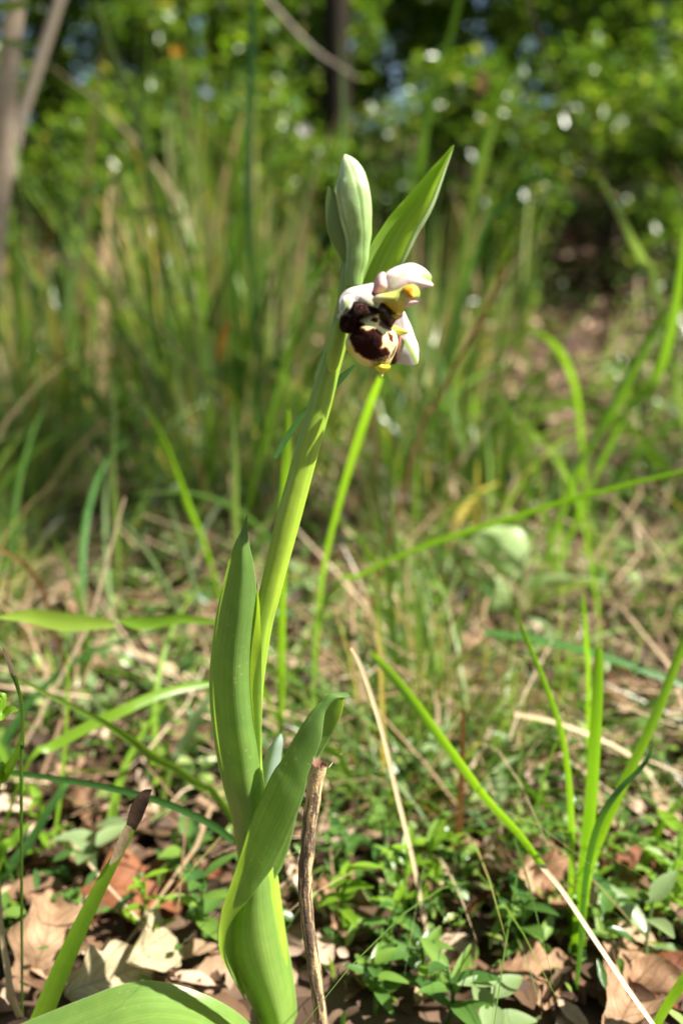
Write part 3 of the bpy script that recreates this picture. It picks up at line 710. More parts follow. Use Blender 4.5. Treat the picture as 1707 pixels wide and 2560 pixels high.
def in_zone(o, test):
    """vertices of a flower body whose place in the photograph passes the test (zoom coordinates)"""
    w = np.array(orchid.location) + np.array(flower.location)
    P = np.array([q.co[:] for q in o.data.vertices]) + w
    rel = P - CAM
    dep = rel[:, 1] * CP - rel[:, 2] * SP
    x = 853.5 + FPX * rel[:, 0] / dep
    y = 1280 - FPX * (rel[:, 1] * SP + rel[:, 2] * CP) / dep
    zx, zy = (x - 830) * 6.0308, (y - 640) * 6.0323
    ok = [test(a, b) for a, b in zip(zx, zy)]
    return lambda i: ok[i]
fuzz('hairs', 1300, in_zone(lip, lambda x, y: seg_d(x, y, (630, 1625), (820, 1570)) < 62 + 25 * noise.noise((x * .03, y * .03, 0))), 'fuzz_gold', flower, 0.0008, lip)
fuzz('hairs', 1400, in_zone(lip, lambda x, y: poly_dist(x, y, DK[0]) > 0), 'fuzz_brown', flower, 0.0003, lip)
fuzz('hairs', 1500, in_zone(lobe, lambda x, y: True), 'fuzz_brown', flower, 0.00035, lobe)

# ------------------------------------------------------------------ blades, straws and leaves that the photograph shows singly
def blade_mesh(name, P, W, mat, roll=0.4, fold=0.18, n=26, face=None):
    """grass blade along world points P with half widths W (m)"""
    P = spline(P, n)
    w = np.maximum(spline(np.array(W, dtype=float)[:, None] * np.ones((1, 3)), n)[:, 0], 4e-5)
    T = np.gradient(P, axis=0); T /= np.linalg.norm(T, axis=1)[:, None] + 1e-12
    view = (P - CAM) if face is None else np.broadcast_to(np.array(face, dtype=float), P.shape)
    view = view / np.linalg.norm(view, axis=1)[:, None]
    A = np.cross(T, view); A /= np.linalg.norm(A, axis=1)[:, None] + 1e-12
    B = np.cross(A, T)
    rl = np.clip(roll * (1 + 0.35 * np.sin(np.linspace(0, 5, n))), -1.05, 1.05)[:, None]
    S = A * np.cos(rl) + B * np.sin(rl)
    N = np.cross(S, T)
    w = (w / np.cos(rl[:, 0]).clip(.5))[:, None]
    G = np.stack([P - S * w, P - S * w * .5 + N * w * fold * .7, P + N * w * fold, P + S * w * .5 + N * w * fold * .7, P + S * w], 1)
    vv = np.linspace(0, 1, n)
    uv = np.stack([np.broadcast_to(np.linspace(0, 1, 5), (n, 5)), np.broadcast_to(vv[:, None], (n, 5))], -1).reshape(-1, 2)
    return make_mesh(name, G.reshape(-1, 3), grid_faces(n, 5), mat, uv=uv)
def photo_path(pts, Y, conv=V):
    """base-to-tip points of the photograph set out at distances Y (interpolated)"""
    n = len(pts)
    Ys = np.interp(np.linspace(0, 1, n), np.linspace(0, 1, len(Y)), Y)
    return [at(*conv(*p), y) for p, y in zip(pts, Ys)], Ys
def blade(name, label, cat, pts, Y, width, mat, group=None, conv=V, root=True, roll=0.7, fold=0.18, parent=None, n=26):
    P, Ys = photo_path(pts, Y, conv)
    k = len(pts)
    ws = np.interp(np.linspace(0, 1, k), np.linspace(0, 1, len(width)), width)
    W = [w * .5 * mm_per_px(conv(*p)[1], y) for w, p, y in zip(ws, pts, Ys)]
    if root and P[0][2] > 0.002:
        d = P[0] - P[1]; d = d / (np.linalg.norm(d) + 1e-9)
        h = P[0][2] + .003
        x = P[0][0] + np.clip(d[0], -.7, .7) * h * .6
        P = [np.array((x, P[0][1] + .002, -.003))] + P
        W = [W[0] * .8] + W
    me = blade_mesh(name, P, W, mat, roll, fold, n)
    if parent is not None:
        return put(name, under(me, parent), parent)
    o = put(name, me, None, P[0])
    return tag(o, label, cat, group)

# the broken dry stalk beside the orchid
def stalk():
    YS = D - 0.0135
    e = tag(empty('dry_stalk', at(805, 2640, YS)), 'broken hollow brown plant stalk standing close beside the orchid', 'stalk')
    px = [((1160, 2500), 68), ((1150, 2352), 66), ((1125, 2100), 66), ((1093, 1900), 66), ((1060, 1650), 66), ((1025, 1400), 66), ((1008, 1150), 70), ((1010, 1000), 70), ((1030, 750), 72), ((1058, 500), 74), ((1092, 250), 77), ((1118, 110), 79), ((1134, 42), 80)]
    P = [at(*R4(*p), YS) for p, r in px]; R = [r / 3.5643 * mm_per_px(R4(*p)[1], YS) for p, r in px]
    def bark(Wd, v, th):
        c = []
        for p, q, a in zip(Wd, v, th):
            s = noise.noise((math.cos(a) * 2.2, math.sin(a) * 2.2, q * 9)) + .6 * noise.noise((math.cos(a) * 7, math.sin(a) * 7, q * 26)) + .35 * noise.noise((math.cos(a) * 16, math.sin(a) * 16, q * 90))
            k = smooth(-.15, .2, s + .12 + (.55 * smooth(.74, .9, q)) + (.3 * smooth(.18, 0, q)) - .25)
            dark = lerp((0.075, 0.05, 0.035), (0.16, 0.11, 0.075), .5 + .8 * noise.noise((math.cos(a) * 9, math.sin(a) * 9, q * 40)))
            c.append(lerp(dark, (0.52, 0.37, 0.19), k))
        return np.array(c)
    R = [v * .9 for v in R]
    child('bark', tube('bark', P, R, 'peeled_bark', n=150, seg=48, cap=False, colors=bark, bump=0.00022), e)
    top, dn = P[-1], P[-3]
    ax = (top - P[-2]); ax /= np.linalg.norm(ax)
    child('pith', tube('pith', [top - ax * .0045, top - ax * .0022, top - ax * .0016, top + ax * .0001], [R[-1] * .2, R[-1] * .74, R[-1] * .8, R[-1] * .93], 'pith', n=10, seg=30, cap=False), e, 'reddish hollow inside of the broken end')
    # ragged fibres round the break
    a = np.cross(ax, (0, 1, 0)); a /= np.linalg.norm(a); b = np.cross(a, ax)
    v, f = [], []
    for k in range(46):
        th = 2 * math.pi * k / 46 + random.uniform(-.05, .05)
        d = a * math.cos(th) + b * math.sin(th); s = np.cross(ax, d)
        r = R[-1] * random.uniform(.9, 1.0); h = random.uniform(.0001, .0010) * (1.6 if k % 5 == 0 else 1)
        i = len(v)
        v += [top + d * r - s * .00018 - ax * .0004, top + d * r + s * .00018 - ax * .0004, top + d * r * random.uniform(.88, 1.12) + ax * h + s * random.uniform(-.0003, .0003)]
        f.append((i, i + 1, i + 2))
    child('torn_fibres', make_mesh('torn_fibres', v, f, 'straw'), e)
    child('fibre', tube('fibre', [at(*R3(1070, 2100), YS), at(*R3(1110, 2050), YS + .001), at(*R3(1150, 2000), YS), at(*R3(1175, 1988), YS)], [.00008, .00005, .00004, .00003], 'straw', n=12, seg=5), e)
stalk()

GB = 'grass blade'
# near, left
tb = empty('torn_blade', at(*R5(200, 2420), .150)); tag(tb, 'green grass blade with torn straw edge and black withered tip', GB)
blade('blade', None, None, [(190, 2440), (245, 2290), (300, 2150), (390, 1940), (480, 1750), (575, 1560), (640, 1440), (700, 1340), (745, 1255)], (.150, .153), (52, 50, 46, 38, 30, 21, 14), 'grass_bright', conv=R5, parent=tb, roll=.15)
blade('torn_edge', None, None, [(610, 1470), (650, 1410), (690, 1320), (715, 1255)], (.1515, .1519), (4, 22, 24, 18), 'straw', conv=R5, parent=tb, root=False, roll=.1)
blade('withered_tip', None, None, [(725, 1270), (755, 1190), (790, 1110), (815, 1075), (842, 1052)], (.1523, .153), (26, 36, 34, 24, 3), 'dark_tip', conv=R5, parent=tb, root=False, roll=.2)
blade('grass_leaf', 'broad pointed green grass leaf lying level above the litter, tip bare', GB, [(640, 135), (480, 128), (330, 118), (200, 92), (80, 92), (-40, 98)], (.225, .205), (16, 38, 46, 38, 20, 3), 'grass_blade', conv=R5, root=False, roll=.2)
blade('grass_leaf', 'short yellow-green grass leaf level with the upper leaf of the orchid', GB, [(1220, 125), (1080, 110), (980, 105), (860, 125), (760, 128), (650, 112)], (.225, .222), (12, 20, 24, 30, 30, 4), 'grass_bright', conv=R5, root=False, roll=.2)
blade('grass_leaf', 'flat sunlit yellow-green blade rising behind the upper orchid leaf', GB, [(150, 920), (280, 820), (420, 740), (560, 670), (700, 605), (830, 545), (960, 500), (1080, 475), (1200, 460)], (.205, .215, .23), (10, 24, 27, 27, 27, 26, 22, 18, 8), 'grass_bright', conv=R5, roll=.1)
blade('grass_leaf', 'dark green jointed blade crossing over the flat sunlit one', GB, [(1230, 1120), (1100, 1030), (980, 940), (860, 880), (760, 800), (640, 720), (520, 650), (400, 590), (280, 530), (180, 475), (100, 450)], (.20, .195, .19), (16, 20, 18, 20, 20, 18, 14, 12, 10, 8, 4), 'grass_blade', conv=R5, roll=.5)
blade('grass_stalk', 'long grey-green grass stem running over the red leaf to the orchid', GB, [(1300, 1340), (1180, 1250), (1000, 1160), (800, 1090), (600, 1040), (400, 1005), (200, 975), (40, 955), (-60, 950)], (.172, .175, .18), (17, 18, 18, 17, 16, 15, 13, 12, 10), 'grass_dark', conv=R5, root=False, roll=.3)
blade('grass_leaf', 'thin shaded blade behind the curled tan leaf', GB, [(0, 1570), (90, 1440), (180, 1320), (270, 1170), (350, 1050), (390, 1000)], (.20, .21), (20, 24, 24, 20, 16, 6), 'grass_dark', conv=R5)
blade('grass_tip', 'slender stalk ending in a dry yellow pointed tip', GB, [(120, 1000), (128, 800), (125, 600), (105, 500), (75, 410)], (.155, .15), (8, 9, 9, 9, 12), 'grass_blade', conv=R5)
blade('grass_tip', 'dry yellow point at the end of a slender stalk', GB, [(76, 420), (50, 340), (25, 285), (8, 258)], (.15, .1495), (12, 11, 7, 2), 'straw', conv=R5, root=False)
blade('grass_leaf', 'bright small blade curving up beside the yellow-tipped stalk', GB, [(-30, 1060), (20, 980), (70, 900), (105, 830), (125, 740)], (.165, .163), (24, 26, 22, 14, 3), 'grass_bright', conv=R5)
blade('grass_leaf', 'short rounded green leaf pushing in by the slender yellow-tipped stalk', GB, [(-60, 690), (10, 640), (60, 610), (105, 612)], (.160, .158), (18, 24, 20, 4), 'grass_bright', conv=R5)
blade('grass_leaf', 'yellowing bent blade low beside the curled tan leaf', GB, [(10, 1400), (70, 1340), (120, 1280), (170, 1235)], (.20, .205), (24, 26, 20, 4), 'grass_bright', conv=R5)
blade('straw', 'white weathered straw leaning by the corner near the torn blade', 'straw', [(70, 2200), (45, 2050), (20, 1900), (5, 1750), (-5, 1550)], (.156, .165), (16, 16, 13, 11, 8), 'straw', conv=R5)
blade('grass_leaf', 'pale ribbed blade running down behind the upper orchid leaf', GB, [(950, 930), (1000, 830), (1060, 720), (1120, 600), (1200, 500)], (.235, .24), (16, 24, 24, 20, 14), 'grass_pale', conv=R5)
# near, right
blade('straw', 'long pale straw leaning behind the broken stalk', 'straw', [(1000, 2240), (985, 2160), (955, 2010), (935, 1920), (910, 1820), (880, 1690), (850, 1590), (825, 1520), (806, 1488)], (.186, .178), (9, 10, 10, 11, 11, 11, 11, 10, 7), 'straw', roll=-.55)
ml = empty('half_dry_blade', at(*V(1545, 2430), .138)); tag(ml, 'long arching blade, green above and bleached straw towards its foot', GB)
blade('dry_half', None, None, [(1545, 2430), (1440, 2270), (1360, 2150), (1290, 2045), (1240, 1985)], (.138, .172), (10, 11, 11, 11, 13), 'straw', parent=ml, roll=-.45)
blade('green_half', None, None, [(1246, 1992), (1190, 1915), (1120, 1840), (1060, 1760), (1000, 1680), (940, 1600), (890, 1540), (850, 1500)], (.172, .19, .23), (17, 19, 20, 22, 24, 24, 22, 12), 'grass_bright', parent=ml, root=False, roll=.7)
blade('straw', 'upright rust-brown stalk behind the half-dry blade', 'straw', [(1040, 2200), (1045, 2080), (1052, 1950), (1058, 1820), (1062, 1700), (1064, 1630)], (.215, .21), (14, 15, 16, 15, 13, 10), 'red_straw')
CL = 'blades of the bright upright clump'
blade('grass_leaf', 'broad upright bright blade of the clump, square cut at its top', GB, [(1310, 2420), (1322, 2200), (1340, 2000), (1355, 1850), (1365, 1700), (1372, 1580), (1374, 1490)], (.176, .185, .19), (25.9, 28.8, 30.2, 30.2, 28.8, 25.9, 18.7), 'grass_bright', CL, roll=.75)
blade('grass_leaf', 'long bright blade of the clump sweeping away up to the frame side', GB, [(1318, 2420), (1330, 2200), (1345, 2020), (1390, 1890), (1450, 1760), (1510, 1630), (1560, 1500), (1620, 1350)], (.180, .19, .20), (21.6, 24.5, 24.5, 24.5, 24.5, 23, 20.2, 13), 'grass_bright', CL, roll=.75)
blade('grass_leaf', 'narrow bright blade of the clump bending towards the orchid', GB, [(1300, 2420), (1305, 2200), (1312, 2000), (1308, 1830), (1290, 1690), (1250, 1570), (1205, 1460), (1180, 1400)], (.182, .195, .22), (17.3, 17.3, 15.8, 15.8, 14.4, 14.4, 12.2, 7.2), 'grass_bright', CL, roll=.75)
blade('grass_leaf', 'grey-green curled blade hooked at its tip against the bright clump', GB, [(1330, 2200), (1338, 2080), (1352, 1970), (1378, 1880), (1420, 1815), (1460, 1775), (1488, 1740), (1495, 1714)], (.168, .170), (12, 14, 16, 16, 14, 12, 9, 6), 'grass_dark', roll=.6)
blade('grass_leaf', 'short bright blade standing in the corner beside the big brown leaf', GB, [(1480, 2400), (1530, 2310), (1570, 2250), (1620, 2170)], (.150, .15), (18, 22, 24, 20), 'grass_bright')
blade('grass_leaf', 'level pale green blade running out from the bright clump', GB, [(1335, 2045), (1400, 2040), (1470, 2042), (1540, 2046), (1640, 2050)], (.20, .20), (24, 28, 28, 26, 20), 'grass_bright', root=False)
blade('grass_leaf', 'short level green blade joining the rust-brown stalk to the clump', GB, [(1050, 2082), (1120, 2078), (1190, 2068), (1260, 2052), (1340, 2036)], (.205, .20), (14, 20, 20, 16, 12), 'grass_bright', root=False)
blade('grass_leaf', 'very long thin blade arching level across behind the round leaf', GB, [(760, 1360), (820, 1325), (900, 1285), (1000, 1245), (1100, 1212), (1200, 1182), (1300, 1150), (1400, 1124), (1500, 1098), (1620, 1072)], (.29, .27, .25), (10, 12, 13, 14, 14, 14, 14, 13, 12, 11), 'grass_bright', roll=-.7)
blade('grass_leaf', 'bright blade rising from the herbs to just under the flower', GB, [(735, 1380), (750, 1270), (775, 1170), (800, 1080), (822, 1010), (842, 950), (858, 905), (874, 866)], (.30, .27), (9, 12, 15, 18, 20, 20, 18, 12), 'grass_bright', roll=.7)
blade('grass_leaf', 'narrow dark blade passing close behind the orchid stem', GB, [(815, 838), (790, 862), (760, 890), (725, 925), (697, 948), (672, 985), (650, 1020), (631, 1052)], (.172, .166), (4, 16, 22, 15, 13, 15, 15, 10), 'grass_dark', root=False, roll=.5)
blade('grass_leaf', 'short lime blade standing close behind the orchid stem', GB, [(650, 1250), (655, 1120), (658, 1040), (661, 940)], (.25, .25), (20, 22, 20, 12), 'grass_bright')
blade('straw', 'thin rust-red dry stalk slanting above the meadow grass', 'straw', [(960, 1010), (1000, 930), (1040, 850), (1080, 780), (1120, 700), (1160, 620)], (.34, .34), (9, 10, 10, 10, 8, 5), 'red_straw')
blade('straw', 'short bleached straw lying under the flower', 'straw', [(862, 925), (880, 945), (900, 968), (908, 980)], (.86, .80), (18, 20, 20, 16), 'dull_straw', root=False)
blade('straw', 'short bleached straw lying towards the round leaf', 'straw', [(945, 1312), (985, 1335), (1020, 1352), (1052, 1368)], (.455, .425), (14, 15, 15, 11), 'dull_straw', root=False)
blade('straw', 'short bleached straw lying below the round leaf', 'straw', [(1240, 1480), (1280, 1500), (1320, 1520)], (.358, .345), (15, 15, 11), 'dull_straw', root=False)
blade('straw', 'thin dull straw across behind the bright clump', 'straw', [(1180, 1640), (1260, 1655), (1360, 1690), (1440, 1730), (1500, 1780)], (.23, .215), (10, 11, 11, 10, 8), 'straw', root=False)
blade('straw', 'long pale straw lying level beyond the round leaf', 'straw', [(1380, 1325), (1450, 1328), (1530, 1330), (1640, 1334)], (.44, .44), (13, 14, 14, 12), 'dull_straw', root=False)
blade('grass_leaf', 'thin bent blade in front of the dark gap beside the clump', GB, [(1280, 1880), (1220, 1820), (1160, 1770), (1120, 1740)], (.225, .235), (12, 14, 12, 5), 'grass_blade')
blade('grass_leaf', 'fine upright shoot between the clump and the round leaf', GB, [(1350, 1560), (1345, 1480), (1342, 1420), (1338, 1365)], (.24, .24), (11, 12, 10, 4), 'grass_bright')
blade('grass_leaf', 'dark blade lying across beyond the bright clump', GB, [(1110, 1450), (1240, 1470), (1360, 1500), (1480, 1540), (1620, 1590)], (.27, .25), (14, 18, 20, 20, 16), 'grass_dark', root=False)
# tall grass of the meadow behind
TG = 'tall grass'
blade('grass_leaf', 'tall pale blade with silvery bend rising beside the sapling', GB, [(440, 800), (400, 700), (372, 580), (352, 470), (338, 370), (312, 270), (282, 180), (250, 90), (225, 10)], (.62, .56), (9.9, 13.6, 16.1, 18.6, 21.1, 21.1, 17.4, 14.9, 9.9), 'grass_pale', TG, roll=.3)
blade('grass_stalk', 'very tall straight dark green grass stem', GB, [(592, 900), (585, 750), (578, 600), (572, 450), (573, 300), (578, 150), (580, 0), (582, -120)], (.52, .52), (11.2, 13.6, 16.1, 17.4, 17.4, 17.4, 16.1, 12.4), 'grass_dark', TG)
blade('grass_leaf', 'wide bleached tip bent over beside the silvery blade', GB, [(420, 560), (400, 500), (360, 482), (290, 492)], (.60, .58), (7.4, 12.4, 18.6, 5), 'grass_pale', TG)
blade('straw', 'long straw arching down from the sapling into the grass', 'straw', [(580, 1060), (520, 950), (440, 840), (385, 770), (320, 705), (220, 635), (160, 598), (100, 568), (30, 540)], (.50, .56), (3.7, 4.3, 5, 5, 5, 5, 4.3, 3.7, 2.5), 'straw')
blade('grass_leaf', 'green blade leaning out past the sapling', GB, [(230, 500), (180, 440), (120, 360), (60, 290)], (.60, .60), (8.7, 13.6, 13.6, 9.9), 'grass_blade', TG)
blade('grass_leaf', 'green blade crossing low in front of the silvery one', GB, [(170, 500), (230, 440), (290, 390), (350, 350)], (.58, .58), (8.7, 12.4, 12.4, 5), 'grass_bright', TG)
blade('grass_leaf', 'lime blade curving up beside the silvery blade', GB, [(470, 800), (462, 680), (440, 580), (415, 520)], (.55, .55), (9.9, 12.4, 11.2, 6.2), 'grass_bright', TG)
blade('grass_leaf', 'thin tall blade nodding between the silvery blade and the dark stem', GB, [(560, 620), (545, 470), (520, 330), (490, 200), (465, 80)], (.66, .62), (8.7, 11.2, 12.4, 12.4, 8.7), 'grass_blade', TG)
blade('grass_leaf', 'silvery stiff blade leaning far out beyond the flower bract', GB, [(1505, 665), (1480, 610), (1450, 550), (1415, 480), (1380, 410)], (.52, .50), (18.6, 18.6, 17.4, 14.9, 12.4), 'grass_pale', TG)
blade('grass_leaf', 'bright tall blade beyond the flower bract', GB, [(940, 480), (960, 400), (975, 300), (990, 230), (1040, 60), (1060, -40)], (.75, .75), (16.1, 17.4, 18.6, 18.6, 16.1, 11.2), 'grass_bright', TG)
blade('grass_leaf', 'bright blade leaning out beyond the bract tip', GB, [(1080, 500), (1100, 380), (1120, 300), (1160, 200), (1215, 120)], (.80, .80), (9.9, 16.1, 18.6, 17.4, 9.9), 'grass_bright', TG)
blade('grass_leaf', 'dark blade slanting down towards the bract tip', GB, [(1100, 560), (1140, 490), (1200, 430), (1275, 395)], (.62, .60), (9.9, 14.9, 13.6, 6.2), 'grass_dark', TG)
blade('grass_leaf', 'bright blade under the bud leaning up to the bract', GB, [(690, 700), (720, 640), (750, 590), (790, 530)], (.45, .45), (11.2, 14.9, 14.9, 8.7), 'grass_bright', TG)
blade('grass_leaf', 'broad lime blade leaning over at the meadow edge', GB, [(1420, 980), (1500, 880), (1540, 760), (1560, 640), (1575, 520)], (.40, .40), (14.9, 19.8, 21.1, 18.6, 12.4), 'grass_bright', TG)
blade('grass_leaf', 'lime blade bowing out over the meadow edge', GB, [(1330, 1080), (1400, 960), (1470, 820), (1520, 740), (1600, 690)], (.42, .42), (11.2, 16.1, 17.4, 14.9, 8.7), 'grass_bright', TG)
blade('grass_leaf', 'dark slanting blade over the lime meadow grass', GB, [(1300, 1130), (1360, 1010), (1420, 900), (1490, 770), (1540, 690)], (.38, .38), (8.7, 11.2, 12.4, 11.2, 6.2), 'grass_blade', TG)
blade('grass_leaf', 'lime blade bending outward above the rust-red stalk', GB, [(1330, 960), (1310, 860), (1270, 790), (1200, 745)], (.50, .50), (12.4, 17.4, 16.1, 5), 'grass_bright', TG)
blade('grass_leaf', 'pale upright blade in the herbs near the upper orchid leaf', GB, [(545, 1260), (540, 1170), (540, 1080), (535, 1000), (530, 930)], (.34, .34), (13.6, 16.1, 16.1, 13.6, 7.4), 'grass_pale', TG)
blade('grass_leaf', 'grey-green upright blade amid the litter far beside the orchid leaf', GB, [(272, 1370), (270, 1270), (265, 1170), (258, 1070), (262, 960), (250, 850)], (.38, .38), (12.4, 14.9, 14.9, 14.9, 12.4, 6.2), 'grass_pale', TG)
blade('grass_leaf', 'lime blade leaning over the litter beside the grey-green one', GB, [(470, 1250), (440, 1180), (410, 1100), (370, 1000), (330, 930)], (.37, .38), (9.9, 14.9, 14.9, 12.4, 5), 'grass_bright', TG)
blade('straw', 'rusty straw bent down across the shaded litter', 'straw', [(120, 1420), (90, 1340), (50, 1290), (0, 1260)], (.29, .29), (9.9, 11.2, 9.9, 7.4), 'red_straw')
blade('orange_leaf', 'small orange withered leaf caught in the grass', 'leaf', [(500, 830), (508, 790), (518, 755), (530, 740)], (.45, .45), (6.2, 16.1, 14.9, 5), 'orange_leaf', root=False)

# broad leaves of one herb beyond the orchid
hb = empty('broad_herb', ground_at(*V(1190, 1440))); tag(hb, 'light green herb with one round upright leaf and one long low leaf', 'herb')
Yh = float(hb.location.y)
def wide_leaf(name, L, R, Y0, dY, mat, parent, bow=.002, nr=16, tilt=0.0):
    S = []
    for k, (a, b) in enumerate(zip(L, R)):
        yy = Y0 + tilt * k / (len(L) - 1)
        l, r = at(*V(*a), yy), at(*V(*b), yy + dY)
        S.append((l, (l + r) / 2 + np.array((0, -bow, bow * .4)), r))
    return child(name, ribbon(name, S, mat, nr=nr, nc=9), parent)
wide_leaf('leaf', [(1170, 1335), (1120, 1300), (1088, 1262), (1090, 1228), (1130, 1208), (1190, 1212)], [(1175, 1335), (1205, 1310), (1218, 1275), (1210, 1245), (1200, 1222), (1194, 1213)], Yh - .004, -.004, 'round_leaf', hb, tilt=.014)
wide_leaf('leaf', [(1180, 1420), (1200, 1330), (1260, 1318), (1330, 1325), (1390, 1335)], [(1182, 1422), (1220, 1400), (1270, 1372), (1330, 1348), (1392, 1338)], Yh - .002, .004, 'round_leaf', hb)
wide_leaf('leaf', [(1180, 1420), (1110, 1400), (1080, 1330), (1075, 1310)], [(1182, 1420), (1170, 1350), (1130, 1318), (1078, 1308)], Yh, .004, 'round_leaf', hb)
child('stem', tube('stem', [np.array(hb.location) - (0, 0, .003), at(*V(1182, 1420), Yh - .001), at(*V(1172, 1340), Yh - .003)], [.0008, .0007, .0005], 'grass_blade', n=10, seg=8), hb)

# ------------------------------------------------------------------ dry leaves of the litter
def oak_leaf(seed, curl=.5, lobes=4, length=.045):
    rn = random.Random(seed)
    n, c = 28, 9
    P, uv = [], []
    ph = rn.uniform(0, 6)
    tw = rn.uniform(-.8, .8)
    for i in range(n):
        t = i / (n - 1)
        w = .26 * math.sin(math.pi * t ** .75) ** .8 * (1 + .2 * math.sin(t * lobes * 2 * math.pi + 1) + .08 * math.sin(t * 31 + ph)) + .012
        bendz = curl * .22 * math.sin(t * math.pi * 1.1 + .2) + .05 * math.sin(t * 9 + ph)
        for j in range(c):
            s = (j / (c - 1) - .5) * 2
            x = t - .5
            y = s * w
            z = bendz + .05 * noise.noise((t * 6, s * 2.5, ph)) + curl * .55 * s * s * w * (1 + .6 * math.sin(t * 5 + ph)) + .03 * math.sin(s * 5 + t * 11 + ph) + tw * s * w * (t - .4)
            P.append((x * length, y * length, z * length)); uv.append((j / (c - 1), t))
    return P, grid_faces(n, c), uv
OAK = {}
def oak_mesh(kind, mat):
    if (kind, mat) not in OAK:
        P, F, U = oak_leaf(kind, curl=[.3, .7, 1.1, -.5, .9, 1.5][kind % 6], lobes=[3, 4, 5, 4, 0, 3][kind % 6])
        OAK[(kind, mat)] = make_mesh('dry_leaf', P, F, mat, uv=U)
    return OAK[(kind, mat)]
def dry_leaf(pos, rot, scale, kind, mat, label, group=None, name='dry_leaf'):
    o = put(name, oak_mesh(kind, mat))
    o.location = tuple(float(v) for v in pos); o.rotation_euler = rot; o.scale = (scale,) * 3
    return tag(o, label, 'dead leaf', group)
def on_ground(x, y, dz=0):
    p = ground_at(*V(x, y))
    return (p[0], p[1], ground_z(p[0], p[1]) + dz)
dry_leaf(on_ground(330, 2080, .004), (.25, .1, .5), .8, 0, 'red_leaf', 'large rust-red dead leaf in the shade beside the orchid')
dry_leaf(on_ground(215, 2050, .002), (.1, .25, 2.4), .6, 3, 'red_leaf', 'rust-red dead leaf partly under the torn blade')
dry_leaf(on_ground(95, 2190, .006), (.5, -.5, 1.5), .62, 5, 'tan_leaf', 'curled tan dead leaf standing up in the litter', name='curled_leaf')
dry_leaf(on_ground(270, 2290, .006), (.75, .1, .6), .55, 1, 'cream_leaf', 'large cream dead leaf tilted behind the basal orchid leaf')
dry_leaf(on_ground(345, 2230, .007), (.9, .3, 1.2), .50, 4, 'cream_leaf', 'small bright cream dead leaf propped on the large cream one')
dry_leaf(on_ground(1530, 2330, .007), (1.0, .15, .25), .62, 3, 'tan_leaf', 'big tan dead leaf standing on edge behind the corner blade')
dry_leaf(on_ground(1105, 2080, .012), (.9, .9, 1.2), .42, 4, 'cream_leaf', 'pale pointed curled leaf upright beside the rust-brown stalk', name='curled_leaf')
dry_leaf(on_ground(1160, 2090, .007), (.4, .3, 2.2), .45, 2, 'tan_leaf', 'tan crumpled leaf at the foot of the pale pointed one')
dry_leaf(on_ground(1250, 2270, .004), (.45, .1, .2), .55, 0, 'tan_leaf', 'flat tan leaf piece in front of the bright clump')
dry_leaf(on_ground(1430, 2370, .004), (.2, .3, 1.0), .55, 2, 'tan_leaf', 'pinkish crumpled leaf under the big tan one')
dry_leaf(on_ground(1440, 2000, .004), (.3, -.2, .7), .6, 1, 'red_leaf', 'rust-red leaf glimpsed behind the bright clump')
dry_leaf(on_ground(140, 1920, .005), (.4, .1, 2.9), .5, 2, 'tan_leaf', 'pale crumpled leaf above the red leaves by the grey-green stem')

# ------------------------------------------------------------------ low herbs whose leaves can be told apart
def herb_leaf(P0, d, up, length, width, mat, cup=.25, nr=9, name='leaf'):
    d = np.array(d, dtype=float); d /= np.linalg.norm(d)
    s = np.cross(d, up); s /= np.linalg.norm(s) + 1e-9
    n = np.cross(s, d)
    S = []
    for t in np.linspace(0, 1, 6):
        w = width * (math.sin(math.pi * min(t * .93 + .04, 1) ** .8) ** .9) * .5 + width * .02
        c = P0 + d * length * t + n * (-.35 * length * t * t * .6)
        S.append((c - s * w + n * w * cup, c, c + s * w + n * w * cup))
    return ribbon(name, S, mat, nr=nr, nc=5)
def herb(base, height, leaves, length, width, mat, label, group=None, lean=(0, 0), seed=0, name='herb', cat='herb'):
    rn = random.Random(seed)
    e = tag(empty(name, base), label, cat, group)
    b = np.array(base, dtype=float)
    top = b + np.array((lean[0], lean[1], height))
    mid = (b + top) / 2 + np.array((rn.uniform(-.1, .1), rn.uniform(-.1, .1), 0)) * height
    child('stem', tube('stem', [b - (0, 0, .002), mid, top], [.0006, .0005, .0003], mat, n=8, seg=6, cap=False), e)
    path = spline([b, mid, top], 20)
    for k in range(leaves):
        t = .3 + .7 * k / max(leaves - 1, 1)
        p = path[int(t * 19)]
        a = k * 2.4 + rn.uniform(-.4, .4)
        d = np.array((math.cos(a), math.sin(a), rn.uniform(.1, .9)))
        q = 1.1 - .35 * t
        child('leaf', herb_leaf(p, d, (0, 0, 1), length * q * rn.uniform(.8, 1.2), width * q * rn.uniform(.8, 1.2), mat), e)
    return e
def lift(x, y, Y):
    p = at(*V(x, y), Y)
    return p
def foot(x, y):
    p = ground_at(*V(x, y)); return (p[0], p[1], ground_z(p[0], p[1]))
herb(foot(800, 2180), .024, 9, .010, .0038, 'grass_bright', 'leafy green sprout behind the broken stalk', seed=1)
herb(foot(940, 2060), .020, 6, .012, .005, 'grass_bright', 'bright herb with paddle leaves reaching over the long straw', lean=(.006, 0), seed=2)
herb(foot(480, 2200), .024, 9, .011, .0050, 'herb_leaf', 'dark leafy herb crowding against the orchid on the shaded side', seed=3)
herb(foot(440, 2040), .018, 7, .010, .0060, 'herb_leaf', 'dark round-leaved herb in front of the large red leaf', seed=4)
herb(foot(860, 2330), .014, 9, .009, .0036, 'herb_leaf', 'dense broad-leaved herb at the foot of the broken stalk', seed=5)
herb(foot(960, 2300), .018, 7, .011, .0034, 'herb_leaf', 'pointed-leaved herb beside the foot of the long straw', seed=6)
herb(foot(1130, 2380), .014, 5, .010, .0055, 'grass_pale', 'pale toothed herb with shining leaves in front of the tan leaf piece', seed=7)
